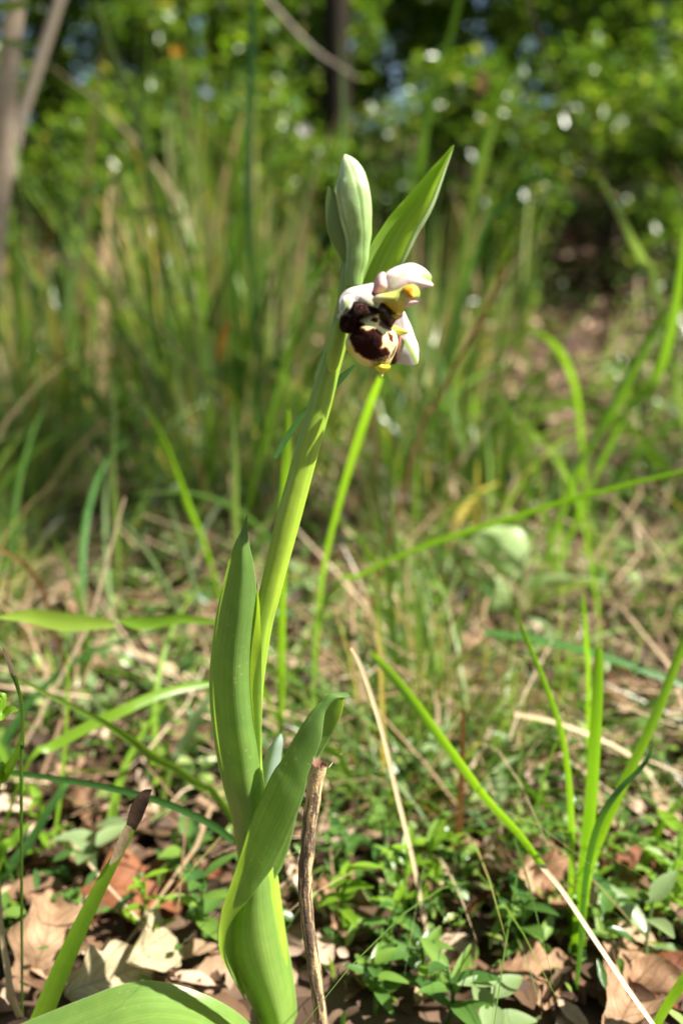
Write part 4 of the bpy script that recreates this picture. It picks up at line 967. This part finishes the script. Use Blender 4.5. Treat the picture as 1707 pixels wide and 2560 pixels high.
herb(foot(350, 1640), .018, 6, .007, .0045, 'grass_pale', 'grey-green herb with small rounded leaves above the sunlit blade', lean=(.004, 0), seed=8)
herb(foot(880, 1990), .018, 8, .010, .0045, 'herb_leaf', 'grey leafy sprig between the broken stalk and the long straw', seed=9)
herb(foot(1240, 2010), .022, 7, .011, .0035, 'herb_leaf', 'slender herb with narrow leaves beside the bright clump', seed=10)
herb(foot(380, 1830), .018, 7, .009, .0030, 'grass_bright', 'thin bright herb with narrow leaves above the grey-green stem', seed=11)
herb(foot(1480, 2230), .024, 4, .016, .0055, 'grass_pale', 'pale long-leaved shoot in front of the big tan leaf', seed=12)
herb(foot(905, 2210), .017, 8, .009, .0035, 'herb_leaf', 'leafy herb under the bend of the long straw', seed=21)
herb(foot(1020, 2360), .016, 8, .012, .0042, 'herb_leaf', 'narrow-leaved herb in front of the rust-brown stalk', seed=22)
herb(foot(780, 2060), .022, 8, .009, .0040, 'herb_leaf', 'fine leafy herb half hidden by the broken stalk', seed=23)
herb(foot(1190, 2200), .020, 8, .012, .0050, 'herb_leaf', 'oval-leaved herb before the flat tan leaf piece', seed=24)
herb(foot(1390, 2180), .020, 8, .011, .0045, 'herb_leaf', 'oval-leaved herb at the foot of the bright clump', seed=25)
herb(foot(1130, 1920), .024, 9, .010, .0040, 'grass_pale', 'grey-green herb between the rust-brown stalk and the clump', seed=26)
herb(foot(1000, 1850), .026, 9, .011, .0045, 'grass_pale', 'grey-green herb beyond the long straw', seed=27)
herb(foot(900, 1760), .026, 9, .011, .0045, 'herb_leaf', 'leafy herb behind the tip of the folded orchid leaf', seed=28)
herb(foot(1540, 2060), .026, 8, .013, .0050, 'grass_bright', 'lime herb behind the big tan leaf', seed=29)

# ------------------------------------------------------------------ the field: single blades, litter leaves and herbs near, masses beyond
def clear(x, y):
    """ground kept free so that the orchid and its neighbours stand as photographed"""
    if y < .163: return True
    if abs(x + .020) < .013 and y < .185: return True
    return False
def wedge(n, y0, y1, bias=1.0, side=.46, pad=.03):
    y = y0 * (y1 / y0) ** (RNG.random(n) ** bias)
    x = RNG.uniform(-1, 1, n) * (y * side + pad)
    return x, y
# single grass blades (the ones that show largest)
KINDS = [('grass_blade', 'mid-green grass blade growing in the litter'), ('grass_bright', 'lime-green grass blade growing in the litter'),
         ('grass_dark', 'dark green grass blade growing in the litter'), ('grass_pale', 'grey-green grass blade growing in the litter')]
PROTO = {}
def proto_blade(mat, v):
    if (mat, v) not in PROTO:
        rn = random.Random(v * 7 + 1)
        lean = [.12, .3, .5, .75, .2, .95][v]; droop = [.0, .08, .2, .35, .05, .5][v]
        P = [np.array((lean * t * t * .9 + .1 * lean * t, .03 * math.sin(3 * t), t - droop * t ** 3)) for t in np.linspace(0, 1, 7)]
        W = [.010, .013, .0135, .0125, .010, .006, .0006]
        PROTO[(mat, v)] = blade_mesh('grass_blade', P, W, mat, roll=.3, fold=.25, n=16, face=(0, 1, 0))
    return PROTO[(mat, v)]
FORM = ['straight', 'slightly leaning', 'arching', 'drooping', 'gently curved', 'deeply drooping']
xs, ys = wedge(295, .2, .95, .8)
for k, (x, y) in enumerate(zip(xs, ys)):
    if clear(x, y): y += .05
    right = x > .05 * y
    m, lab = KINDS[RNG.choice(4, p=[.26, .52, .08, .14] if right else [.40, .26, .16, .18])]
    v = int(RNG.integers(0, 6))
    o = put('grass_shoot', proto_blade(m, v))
    h = (.035 + .11 * RNG.random() ** 1.4) * (1.0 if y > .34 else .60) * (1.25 if y > .5 else 1)
    if abs(x / y + .11) < .09 and y < .33: h *= .6
    if abs(x / y - .19) < .07 and y < .42: h *= .4
    o.location = (x, y, ground_z(x, y) - .002)
    s = max(.7, .11 * RNG.uniform(.6, 1.35) / h)
    o.scale = (h * max(1, s * .7), h * s, h)
    o.rotation_euler = (RNG.normal(0, .12), RNG.normal(0, .12), RNG.uniform(0, 6.28))
    size = 'tall' if h > .11 else 'short' if h < .05 else 'middling'
    tag(o, '%s %s %s' % (size, FORM[v], lab), 'grass blade', 'single grass blades in the litter')
# single dead leaves
xs, ys = wedge(150, .172, .75, .85)
for x, y in zip(xs, ys):
    if abs(x + .02) < .012 and y < .18: continue
    m, c = [('dead_leaf', 'brown'), ('tan_leaf', 'tan'), ('red_leaf', 'rust-red')][RNG.choice(3, p=[.62, .18, .20])]
    sc_ = RNG.uniform(.22, .6); kd = int(RNG.integers(0, 6)); rx_ = RNG.normal(0, .35)
    dry_leaf((x, y, ground_z(x, y) + RNG.uniform(.001, .006)), (rx_, RNG.normal(0, .35), RNG.uniform(0, 6.28)), sc_, kd, m,
             '%s %s dead leaf, %s and %s, on the litter' % ('large' if sc_ > .47 else 'small' if sc_ < .34 else 'middling', c, ['nearly flat', 'cupped', 'curled up', 'arched', 'rolled and smooth-edged', 'tightly curled'][kd], 'tilted' if abs(rx_) > .3 else 'level'), 'dead leaves on the litter')
# single straws
def straw_mesh(v):
    P = [np.array((t - .5, .06 * (v - 1) * math.sin(3 * t), .10 * math.sin(math.pi * t) * (v % 3))) for t in np.linspace(0, 1, 6)]
    return blade_mesh('straw', P, [.010, .013, .013, .012, .010, .006], 'straw', n=10, face=(0, .3, -1))
SM = [straw_mesh(v) for v in range(4)]
xs, ys = wedge(70, .2, .9, .75)
for x, y in zip(xs, ys):
    o = put('loose_straw', SM[int(RNG.integers(0, 4))])
    l = RNG.uniform(.03, .09); rt = RNG.normal(0, .28)
    o.location = (x, y, ground_z(x, y) + RNG.uniform(.003, .012)); o.scale = (l, l * RNG.uniform(.8, 1.4), l)
    o.rotation_euler = (RNG.normal(0, .3), rt, RNG.uniform(0, 6.28))
    tag(o, '%s bleached straw %s on the litter' % ('long' if l > .07 else 'short' if l < .045 else 'middling', 'lying' if abs(rt) < .15 else 'slanting' if abs(rt) < .35 else 'standing steeply'), 'straw', 'loose straws on the litter')
# small herbs, copied from four kinds with their stems and leaves
def copy_tree(o, loc, rz, s, label):
    r = o.copy(); COL.objects.link(r); r.location = loc; r.rotation_euler = (0, 0, rz); r.scale = (s,) * 3; r['label'] = label
    for ch in o.children:
        c = ch.copy(); COL.objects.link(c); c.parent = r
    return r
HB = [(8, .011, .0055, .020, 'herb_leaf', 'low dark green herb with oval leaves in the litter'), (9, .010, .0030, .026, 'grass_bright', 'low lime herb with narrow leaves in the litter'),
      (7, .009, .0060, .016, 'herb_leaf', 'low herb with rounded leaves in the litter'), (6, .014, .0060, .022, 'grass_pale', 'low grey-green herb with long leaves in the litter')]
xs, ys = wedge(85, .176, .52, .8)
src = {}
for k, (x, y) in enumerate(zip(xs, ys)):
    if abs(x + .02) < .014 and y < .19: continue
    v = int(RNG.choice(4, p=[.34, .2, .26, .2]))
    n, l, w, h, m, lab = HB[v]
    p = (x, y, ground_z(x, y))
    if v not in src:
        src[v] = herb(p, h, n, l, w, m, 'middling ' + lab, group=lab[4:] + ' patch', seed=40 + v)
    else:
        s_ = RNG.uniform(.5, 1.1); near_ = min(((x + .02) ** 2 + (y - .16) ** 2) ** .5, 9)
        where = 'close to the orchid' if near_ < .07 else 'some way behind the orchid' if near_ > .2 else 'a little beyond the orchid'
        copy_tree(src[v], p, RNG.uniform(0, 6.28), s_, '%s %s %s' % ('large' if s_ > .9 else 'tiny' if s_ < .7 else 'middling', lab.replace(' in the litter', ''), where))

# masses nobody could count
def grass_np(x, y, h, w, lean, seg=5, az=None):
    N = len(x)
    t = np.linspace(0, 1, seg + 1)
    a = RNG.uniform(0, 2 * math.pi, N) if az is None else az
    L = np.stack([np.cos(a), np.sin(a)], 1)
    b = RNG.uniform(0, math.pi, N)
    S = np.stack([np.cos(b), np.sin(b) * .6, np.zeros(N)], 1)
    z0 = (bank(y) - .004)[:, None]
    c = np.zeros((N, seg + 1, 3))
    hor = (lean[:, None] * (.35 * t + .65 * t ** 2)) * h[:, None]
    c[:, :, 0] = x[:, None] + L[:, :1] * hor
    c[:, :, 1] = y[:, None] + L[:, 1:] * hor
    c[:, :, 2] = z0 + h[:, None] * (t - (.35 * lean[:, None].clip(0, 1.2)) * t ** 3)
    wd = w[:, None] * (1 - t ** 2.2 * .95) * .5
    Vv = np.stack([c - S[:, None] * wd[:, :, None], c + S[:, None] * wd[:, :, None]], 2).reshape(-1, 3)
    i = (np.arange(N) * (seg + 1) * 2)[:, None] + (np.arange(seg) * 2)[None]
    F = np.stack([i, i + 1, i + 3, i + 2], -1).reshape(-1, 4)
    return Vv, F
def leaves_np(pos, length, width, flat=.5, droop=0.0):
    """small folded leaves, each five points"""
    N = len(pos)
    d = RNG.normal(0, 1, (N, 3)); d[:, 2] = d[:, 2] * flat + droop
    d /= np.linalg.norm(d, axis=1)[:, None]
    up = RNG.normal(0, .45, (N, 3)) + np.array((0, 0, 1.0))
    s = np.cross(d, up); s /= np.linalg.norm(s, axis=1)[:, None] + 1e-9
    n = np.cross(s, d)
    l, w = length[:, None], width[:, None]
    Vv = np.stack([pos, pos + d * l * .45 + s * w * .5 + n * w * .14, pos + d * l * .45 - n * w * .05, pos + d * l * .45 - s * w * .5 + n * w * .14, pos + d * l - n * l * .12,
                   pos + d * l * .78 + s * w * .32 + n * w * .06, pos + d * l * .78 - s * w * .32 + n * w * .06, pos + d * l * .15 + s * w * .28 + n * w * .06, pos + d * l * .15 - s * w * .28 + n * w * .06], 1).reshape(-1, 3)
    k = (np.arange(N) * 9)[:, None]
    F = [k + np.array(q) for q in ((0, 2, 1, 7), (0, 8, 3, 2), (2, 4, 5, 1), (2, 3, 6, 4))]
    return Vv, np.concatenate(F, 0)
def mass(name, label, cat, VF, mat):
    o = put(name, make_mesh(name, VF[0], VF[1], mat))
    return tag(o, label, cat, None, 'stuff')
def join(parts):
    V_, F_, k = [], [], 0
    for v, f in parts:
        V_.append(v); F_.append(f + k); k += len(v)
    return np.vstack(V_), np.vstack(F_)
def keep_off(x, y, r=.012):
    return ~((np.abs(x + .02) < r) & (y < .18)) & ~((y < .20) & (np.abs(x) > .2))
# meadow grass in tufts: short near, taller and denser behind
def tufts(n, per, y0, y1, bias, side, pad, spread):
    cx, cy = wedge(n * 3, y0, y1, bias, side, pad)
    f_ = np.array([noise.noise((a * 7 / (.35 + b), b * 6 / (.35 + b), 5.5)) for a, b in zip(cx, cy)])
    o_ = np.argsort(-(f_ + RNG.normal(0, .09, n * 3)))[:n]
    cx, cy = cx[o_], cy[o_]
    x = np.repeat(cx, per); y = np.repeat(cy, per)
    sp = spread * np.interp(y, [.2, 1.5], [1, 2.2])
    dx, dy = RNG.normal(0, 1, len(x)) * sp, RNG.normal(0, 1, len(x)) * sp
    size = np.repeat(RNG.uniform(.55, 1.35, n), per)
    return x + dx, y + dy, np.arctan2(dy, dx) + RNG.normal(0, .6, len(x)), size
x1, y1, a1, s1 = tufts(680, 7, .2, 1.25, .72, .55, .05, .008)
h1 = (.022 + .10 * RNG.random(len(x1)) ** 1.6) * np.interp(y1, [.18, .26, .4, .7, 1.25], [.4, .6, .95, 1.3, 1.7]) * s1
h1 *= np.where((np.abs(x1 / y1 + .1) < .13) & (y1 < .30), .55, 1)
h1 *= np.where((np.abs(x1 / y1 - .19) < .07) & (y1 < .42), .35, 1)
k1 = keep_off(x1, y1, .02) & (y1 > .175)
x1, y1, a1, h1 = x1[k1], y1[k1], a1[k1], h1[k1]
w1 = RNG.uniform(.0009, .0040, len(x1)) * np.interp(y1, [.2, .5, 1.2], [.9, 1.4, 2.0])
x0, y0, a0, s0 = tufts(620, 6, .2, .55, .8, .5, .03, .008)
k0 = keep_off(x0, y0, .02) & (y0 > .185) & ~((np.abs(x0 / y0 - .19) < .06) & (y0 > .3)) & ~((np.abs(x0 / y0 + .1) < .12) & (y0 < .24))
x0, y0, a0, s0 = x0[k0], y0[k0], a0[k0], s0[k0]
h0 = (.025 + .045 * RNG.random(len(x0))) * s0
x2, y2, a2, s2 = tufts(240, 9, .75, 2.2, .9, .6, .1, .016)
h2 = (.07 + .26 * RNG.random(len(x2)) ** 1.5) * s2
w2 = RNG.uniform(.003, .0095, len(x2))
x3, y3 = RNG.uniform(-3.2, 3.2, 15000), RNG.uniform(-1.6, 4.6, 15000)
k3 = ~((np.abs(x3) < y3 * .6 + .25) & (y3 > -.35) & (y3 < 2.1))
x3, y3 = x3[k3], y3[k3]
h3 = .06 + .22 * RNG.random(len(x3)) ** 1.6
mass('grass', 'fine meadow grass thickening away from the orchid', 'grass', join([grass_np(x0, y0, h0, RNG.uniform(.0005, .0014, len(x0)), np.abs(RNG.normal(.9, .6, len(x0))), 6, a0), grass_np(x1, y1, h1, w1, np.abs(RNG.normal(.35, .35, len(x1))), 6, a1), grass_np(x2, y2, h2, w2, np.abs(RNG.normal(.18, .2, len(x2))), 6, a2),
     grass_np(x3, y3, h3, RNG.uniform(.003, .009, len(x3)), np.abs(RNG.normal(.3, .3, len(x3))), 4)]), 'grass_mass')
# ground herbs
parts = []
x4, y4 = wedge(19000, .168, 1.5, .75, .55, .05)
xa, ya = RNG.uniform(-2.4, 2.4, 7000), RNG.uniform(-1.0, 3.4, 7000)
xb, yb = RNG.uniform(-.35, .35, 900), RNG.uniform(-.1, .165, 900)
ka = ~((np.abs(xa) < ya * .5 + .05) & (ya > -.2) & (ya < 1.5))
x4, y4 = np.concatenate([x4, xa[ka], xb]), np.concatenate([y4, ya[ka], yb])
patch = np.array([noise.noise((a * 14 / (1 + abs(b)), b * 14 / (1 + abs(b)), 2.0)) for a, b in zip(x4, y4)])
k4 = keep_off(x4, y4) & (patch > np.interp(y4, [.2, .3, .6, 1.4], [-.24, -.14, -.05, .02]) + .12 * RNG.normal(0, 1, len(x4)))
x4, y4 = x4[k4], y4[k4]
z4 = RNG.random(len(x4)) ** 1.5 * np.interp(np.hypot(x4, y4), [.16, .3, .8, 1.5], [.013, .022, .045, .08]) + .001
l4 = RNG.uniform(.003, .009, len(x4)) * np.interp(np.hypot(x4, y4), [.16, .5, 1.5], [.9, 1.5, 2.8])
mass('ground_herbs', 'low small-leaved herbs covering the woodland floor', 'herbs', leaves_np(np.stack([x4, y4, z4 + bank(y4)], 1), l4, l4 * RNG.uniform(.2, .55, len(x4)), .7), 'herb_mass')
# litter crumbs and straws
x5, y5 = wedge(15000, .16, 2.2, .75, .6, .05)
xa, ya = RNG.uniform(-2.6, 2.6, 9000), RNG.uniform(-1.2, 4.2, 9000)
xb, yb = RNG.uniform(-.35, .35, 1500), RNG.uniform(-.1, .17, 1500)
ka = ~((np.abs(xa) < ya * .5 + .05) & (ya > .1) & (ya < 1.6))
x5, y5 = np.concatenate([x5, xa[ka], xb]), np.concatenate([y5, ya[ka], yb])
l5 = (.004 + .016 * RNG.random(len(x5)) ** 1.7) * np.interp(np.hypot(x5, y5), [.16, .5, 2.2], [.8, 1.5, 3.0])
z5 = RNG.random(len(x5)) * np.interp(y5, [.16, .4, 1.5], [.006, .010, .02])
mass('leaf_litter', 'brown crumbled leaf litter strewn over the soil', 'leaf litter', leaves_np(np.stack([x5, y5, z5 + bank(y5)], 1), l5, l5 * RNG.uniform(.3, .7, len(x5)), .25), 'litter_mass')
x6, y6 = wedge(3400, .22, 1.8, .75, .6, .05)
N = len(x6)
l6 = RNG.uniform(.02, .08, N) * np.interp(y6, [.17, 1.8], [.8, 1.8]); a6 = RNG.uniform(0, 6.28, N)
d6 = np.stack([np.cos(a6), np.sin(a6), RNG.normal(.12, .35, N)], 1)
p6 = np.stack([x6, y6, RNG.random(N) ** 2 * .03 + .001 + bank(y6)], 1)
s6 = np.cross(d6, (0, 0, 1.0)) * (RNG.uniform(.0002, .0007, N) * np.interp(y6, [.17, 1.8], [1, 2]))[:, None]
b6 = RNG.normal(0, .08, (N, 3)) * l6[:, None]
v6 = np.stack([p6 - s6, p6 + s6, p6 + d6 * l6[:, None] * .5 + b6 - s6, p6 + d6 * l6[:, None] * .5 + b6 + s6, p6 + d6 * l6[:, None] - s6 * .6, p6 + d6 * l6[:, None] + s6 * .6], 1).reshape(-1, 3)
k6 = (np.arange(N) * 6)[:, None]
mass('dry_grass', 'bleached dry grass strewn between the living blades', 'dry grass', (v6, np.concatenate([k6 + np.array((0, 1, 3, 2)), k6 + np.array((2, 3, 5, 4))], 0)), 'straw_mass')

# ------------------------------------------------------------------ shrubs and trees behind
def crown_points(n, cx, cy, z0, z1, rx, ry, clumps):
    """leaf places gathered in clumps through the crown's volume"""
    C = RNG.uniform(-1, 1, (clumps * 3, 3)); C = C[np.linalg.norm(C, axis=1) < 1][:clumps]
    rad = RNG.uniform(.13, .34, len(C))
    i = RNG.integers(0, len(C), n)
    g = RNG.normal(0, 1, (n, 3)); g /= np.linalg.norm(g, axis=1)[:, None]; g *= (RNG.random(n) ** .4)[:, None]
    p = C[i] * .85 + g * rad[i][:, None]
    zc, zr = (z0 + z1) / 2, (z1 - z0) / 2
    return p * np.array((rx, ry, zr)) + np.array((cx, cy, zc)), C * .85 * np.array((rx, ry, zr)) + np.array((cx, cy, zc))
def shrub(name, label, cat, x, y, height, rx, ry, nleaf, leaf, mat, trunk_r, bark='bark_dark', z0=.05, group=None, clumps=26, lean=0.0, nb=7, jit=.03):
    bz = float(bank(y))
    e = tag(empty(name, (x, y, bz)), label, cat, group)
    pts, C = crown_points(nleaf, x + lean, y, z0 + bz, height + bz, rx, ry, clumps)
    pts[:, 2] = np.maximum(pts[:, 2], bank(pts[:, 1]) + .02)
    l = RNG.uniform(.7, 1.3, nleaf) * leaf
    v, f = leaves_np(pts, l, l * RNG.uniform(.4, .65, nleaf), .6)
    child('crown', make_mesh('crown', v, f, mat), e)
    top = np.array((x + lean * .8, y, bz + height * .75))
    base = np.array((x, y, bz - .03))
    mid = (base + top) / 2 + np.array((RNG.normal(0, jit), RNG.normal(0, jit), 0)) * height
    me = tube('trunk', [base, mid, top], [trunk_r * 1.15, trunk_r * .85, trunk_r * .35], bark, n=24, seg=12)
    child('trunk', me, e)
    for k in range(nb):
        q = C[int(RNG.integers(0, len(C)))]
        s = spline([base, mid, top], 20)[int(RNG.integers(5, 16))]
        child('branch', tube('branch', [s, (s + q) / 2 + np.array((0, 0, .06 * height)), q], [trunk_r * .4, trunk_r * .28, trunk_r * .1], bark, n=10, seg=7), e)
    return e
SG = 'shrubs behind the meadow'
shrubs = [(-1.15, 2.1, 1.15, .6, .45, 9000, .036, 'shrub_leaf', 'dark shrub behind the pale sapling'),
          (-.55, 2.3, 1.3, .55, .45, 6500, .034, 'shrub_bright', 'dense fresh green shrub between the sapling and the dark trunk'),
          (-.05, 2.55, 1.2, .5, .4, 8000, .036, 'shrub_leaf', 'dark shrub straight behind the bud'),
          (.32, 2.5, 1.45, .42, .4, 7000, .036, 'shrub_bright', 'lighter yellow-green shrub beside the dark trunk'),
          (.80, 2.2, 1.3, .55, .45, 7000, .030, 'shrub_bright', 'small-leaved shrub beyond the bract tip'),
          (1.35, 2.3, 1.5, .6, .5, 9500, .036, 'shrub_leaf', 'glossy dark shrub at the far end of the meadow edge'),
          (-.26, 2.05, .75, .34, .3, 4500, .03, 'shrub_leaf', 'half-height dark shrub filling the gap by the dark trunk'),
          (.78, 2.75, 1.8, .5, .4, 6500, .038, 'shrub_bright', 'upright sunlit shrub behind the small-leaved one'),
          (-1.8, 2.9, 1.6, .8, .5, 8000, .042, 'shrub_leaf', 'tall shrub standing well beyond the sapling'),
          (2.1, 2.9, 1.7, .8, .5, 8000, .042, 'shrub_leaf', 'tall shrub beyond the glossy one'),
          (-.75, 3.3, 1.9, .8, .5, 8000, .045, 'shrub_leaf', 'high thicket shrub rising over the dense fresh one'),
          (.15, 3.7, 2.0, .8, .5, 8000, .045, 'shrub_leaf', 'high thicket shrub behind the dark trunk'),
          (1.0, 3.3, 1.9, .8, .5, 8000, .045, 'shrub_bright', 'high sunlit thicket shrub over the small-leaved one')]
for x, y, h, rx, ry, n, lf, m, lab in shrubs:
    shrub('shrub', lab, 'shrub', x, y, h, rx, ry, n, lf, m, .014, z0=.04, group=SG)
low = [(-.95, 1.55, .42, .38, .24, 3400, .022, 'shrub_leaf', 'low bushlet behind the sapling foot'), (-.55, 1.45, .36, .34, .22, 3200, .022, 'shrub_leaf', 'low bushlet behind the silvery grass blade'),
       (-.20, 1.60, .38, .30, .22, 3200, .022, 'shrub_leaf', 'low bushlet straight behind the orchid bud'), (.12, 1.70, .40, .30, .22, 3200, .022, 'shrub_leaf', 'low bushlet behind the orchid flower'),
       (.42, 1.5, .38, .34, .22, 3400, .020, 'shrub_leaf', 'low bushlet under the bract tip'), (.78, 1.6, .42, .34, .22, 3400, .022, 'shrub_leaf', 'low bushlet behind the silvery stiff blade'),
       (1.12, 1.5, .40, .32, .2, 3000, .020, 'shrub_bright', 'low bright bushlet at the meadow edge'), (.55, 1.9, .62, .4, .25, 3600, .024, 'shrub_leaf', 'taller bushlet behind the two under the bract tip'), (-.45, 1.95, .66, .4, .25, 3600, .024, 'shrub_leaf', 'taller bushlet behind the silvery blade')]
for x, y, h, rx, ry, n, lf, m, lab in low:
    shrub('low_shrub', lab, 'shrub', x, y, h, rx, ry, n, lf, m, .006, z0=.0, group='low bushlets at the wood edge', clumps=16, nb=4)

# young tree with the dark trunk
tr = at(*V(775, 500), 1.85)
shrub('young_tree', 'young tree with slim dark upright trunk behind the bud', 'tree', tr[0], 1.85, 4.2, 1.1, 1.1, 3600, .05, 'shrub_leaf', .024, z0=2.0, clumps=30, nb=12, jit=.003)
TG2 = 'woodland trees behind the shrubs'
trees = [(-3.4, 6.5, 'broad tree beyond the tall shrub'), (-1.6, 5.6, 'tree behind the dark shrub by the sapling'), (.9, 6.2, 'tree behind the lighter shrub'), (2.6, 5.4, 'tree behind the glossy shrub'), (4.4, 7.5, 'outer tree at the wood edge'), (-.3, 8.5, 'deep woodland tree in line with the dark trunk'),
         (-5.6, 9, 'woodland tree at the other end of the edge')]
for k, (x, y, lab) in enumerate(trees):
    shrub('woodland_tree', lab, 'tree', x, y, 5.0 + .4 * (k % 3), 1.7, 1.3, 8500, .10, 'shrub_bright' if k % 3 == 2 else 'shrub_leaf', .09, z0=.1, group=TG2, clumps=44, nb=10)
shrub('added_dapple_tree', 'slender thin-leaved tree added out of view on the sunny side to dapple the meadow', 'tree', 1.58, .30, 2.7, .40, .24, 420, .05, 'shrub_leaf', .018, z0=1.7, clumps=15, nb=6)  # unseen tree added to throw dappled shade on the meadow
wood = [(-4.2, 1.5, 'big tree standing to the shaded side of the meadow'), (-4.6, -2.6, 'big tree on the shaded side behind the photographer'), (-1.6, -5.2, 'big tree straight behind the photographer'), (3.0, -5.6, 'big tree behind the photographer on the sunny side'), (-2.6, 5.0, 'big tree over the thicket on the shaded side'), (1.6, 5.4, 'big tree over the middle of the thicket')]  # trees added round the clearing, mostly out of view, to cut sky light
for x, y, lab in wood:
    shrub('added_canopy_tree', lab, 'tree', x, y, 8.0, 3.0, 2.8, 5000, .24, 'shrub_leaf', .14, z0=2.4, group='big trees added round the clearing to cut the sky light', clumps=60, nb=12)
# pale sapling at the side
sx = empty('sapling', at(*V(-45, 950), .55)); tag(sx, 'pale slender sapling trunk with ragged bark', 'sapling')
sp_ = [at(*V(*p), .55) for p in ((-120, 1150), (-70, 900), (-38, 740), (-14, 580), (2, 420), (16, 220), (34, 20), (60, -200), (90, -500))]
sp_[0][2] = -.01
child('trunk', tube('trunk', sp_, [.0075, .007, .0066, .0062, .006, .0058, .0056, .005, .004], 'bark_pale', n=80, seg=20, bump=.0007), sx)
for pts, w in (([(-30, 22), (10, 18), (45, 12), (72, 8)], (8, 20, 18, 4)), ([(-30, 92), (10, 96), (50, 102), (85, 104)], (8, 13, 12, 4))):
    P, Ys = photo_path(pts, (.5, .5))
    child('leaf', blade_mesh('leaf', P, [a * .5 * mm_per_px(0, .5) for a in w], 'grass_blade'), sx)
child('crown', make_mesh('crown', *leaves_np(crown_points(700, sp_[-1][0], .55, .36, .75, .16, .16, 14)[0], RNG.uniform(.015, .03, 700), RNG.uniform(.007, .014, 700), .6), 'shrub_leaf'), sx)
# bare twigs
def twig(label, pts, Y, r, mat='twig', cat='twig'):
    P, _ = photo_path(pts, Y)
    o = put('twig', tube('twig', P, r, mat, n=30, seg=8, bump=.0006), None, P[0])
    tag(o, label, cat)
twig('bare grey twig leaning against the sapling', [(20, 420), (40, 300), (75, 190), (110, 80), (150, -40), (190, -160)], (.95, .95), [.0065, .0062, .006, .0058, .0055, .005])
twig('pale dead branch hanging down above the bud', [(830, 185), (775, 150), (720, 112), (660, 50), (600, -20), (540, -120)], (1.3, 1.25), [.0006, .0012, .0018, .0022, .0025, .003])
twig('grey bare stem slanting out of the shrub beyond the bract tip', [(1395, 420), (1340, 340), (1290, 240), (1250, 130), (1215, 20), (1190, -80)], (1.1, 1.2), [.0015, .002, .002, .0024, .0026, .003], 'bark_dark')
# small coloured things caught among the stems
o = put('hanging_leaf', oak_mesh(4, 'tan_leaf')); o.location = at(*V(1090, 200), 1.25); o.rotation_euler = (.3, 1.45, .5); o.scale = (.95,) * 3
tag(o, 'dry pinkish leaf hanging in the shade of the shrubs', 'dead leaf')
def small_flower(label, p, r, mat, n=5):
    e = tag(empty('small_flower', (p[0], p[1], 0)), label, 'flower')
    for k in range(n):
        a = 2 * math.pi * k / n
        d = np.array((math.cos(a), -.35, math.sin(a)))
        child('petal', herb_leaf(p, d, (0, -1, .2), r, r * .8, mat, name='petal'), e)
    child('stem', tube('stem', [np.array((p[0] + .01, p[1], float(bank(p[1])) - .01)), (p + np.array((p[0], p[1], float(bank(p[1]))))) / 2 + (.006, 0, 0), p], [.0012, .001, .0007], 'grass_blade', n=10, seg=6), e)
small_flower('small orange flower among the dark shrubs', at(*V(405, 118), 1.4), .009, 'flower_orange')
small_flower('small white blossom under the dark trunk', at(*V(697, 300), 1.2), .009, 'white_petal')
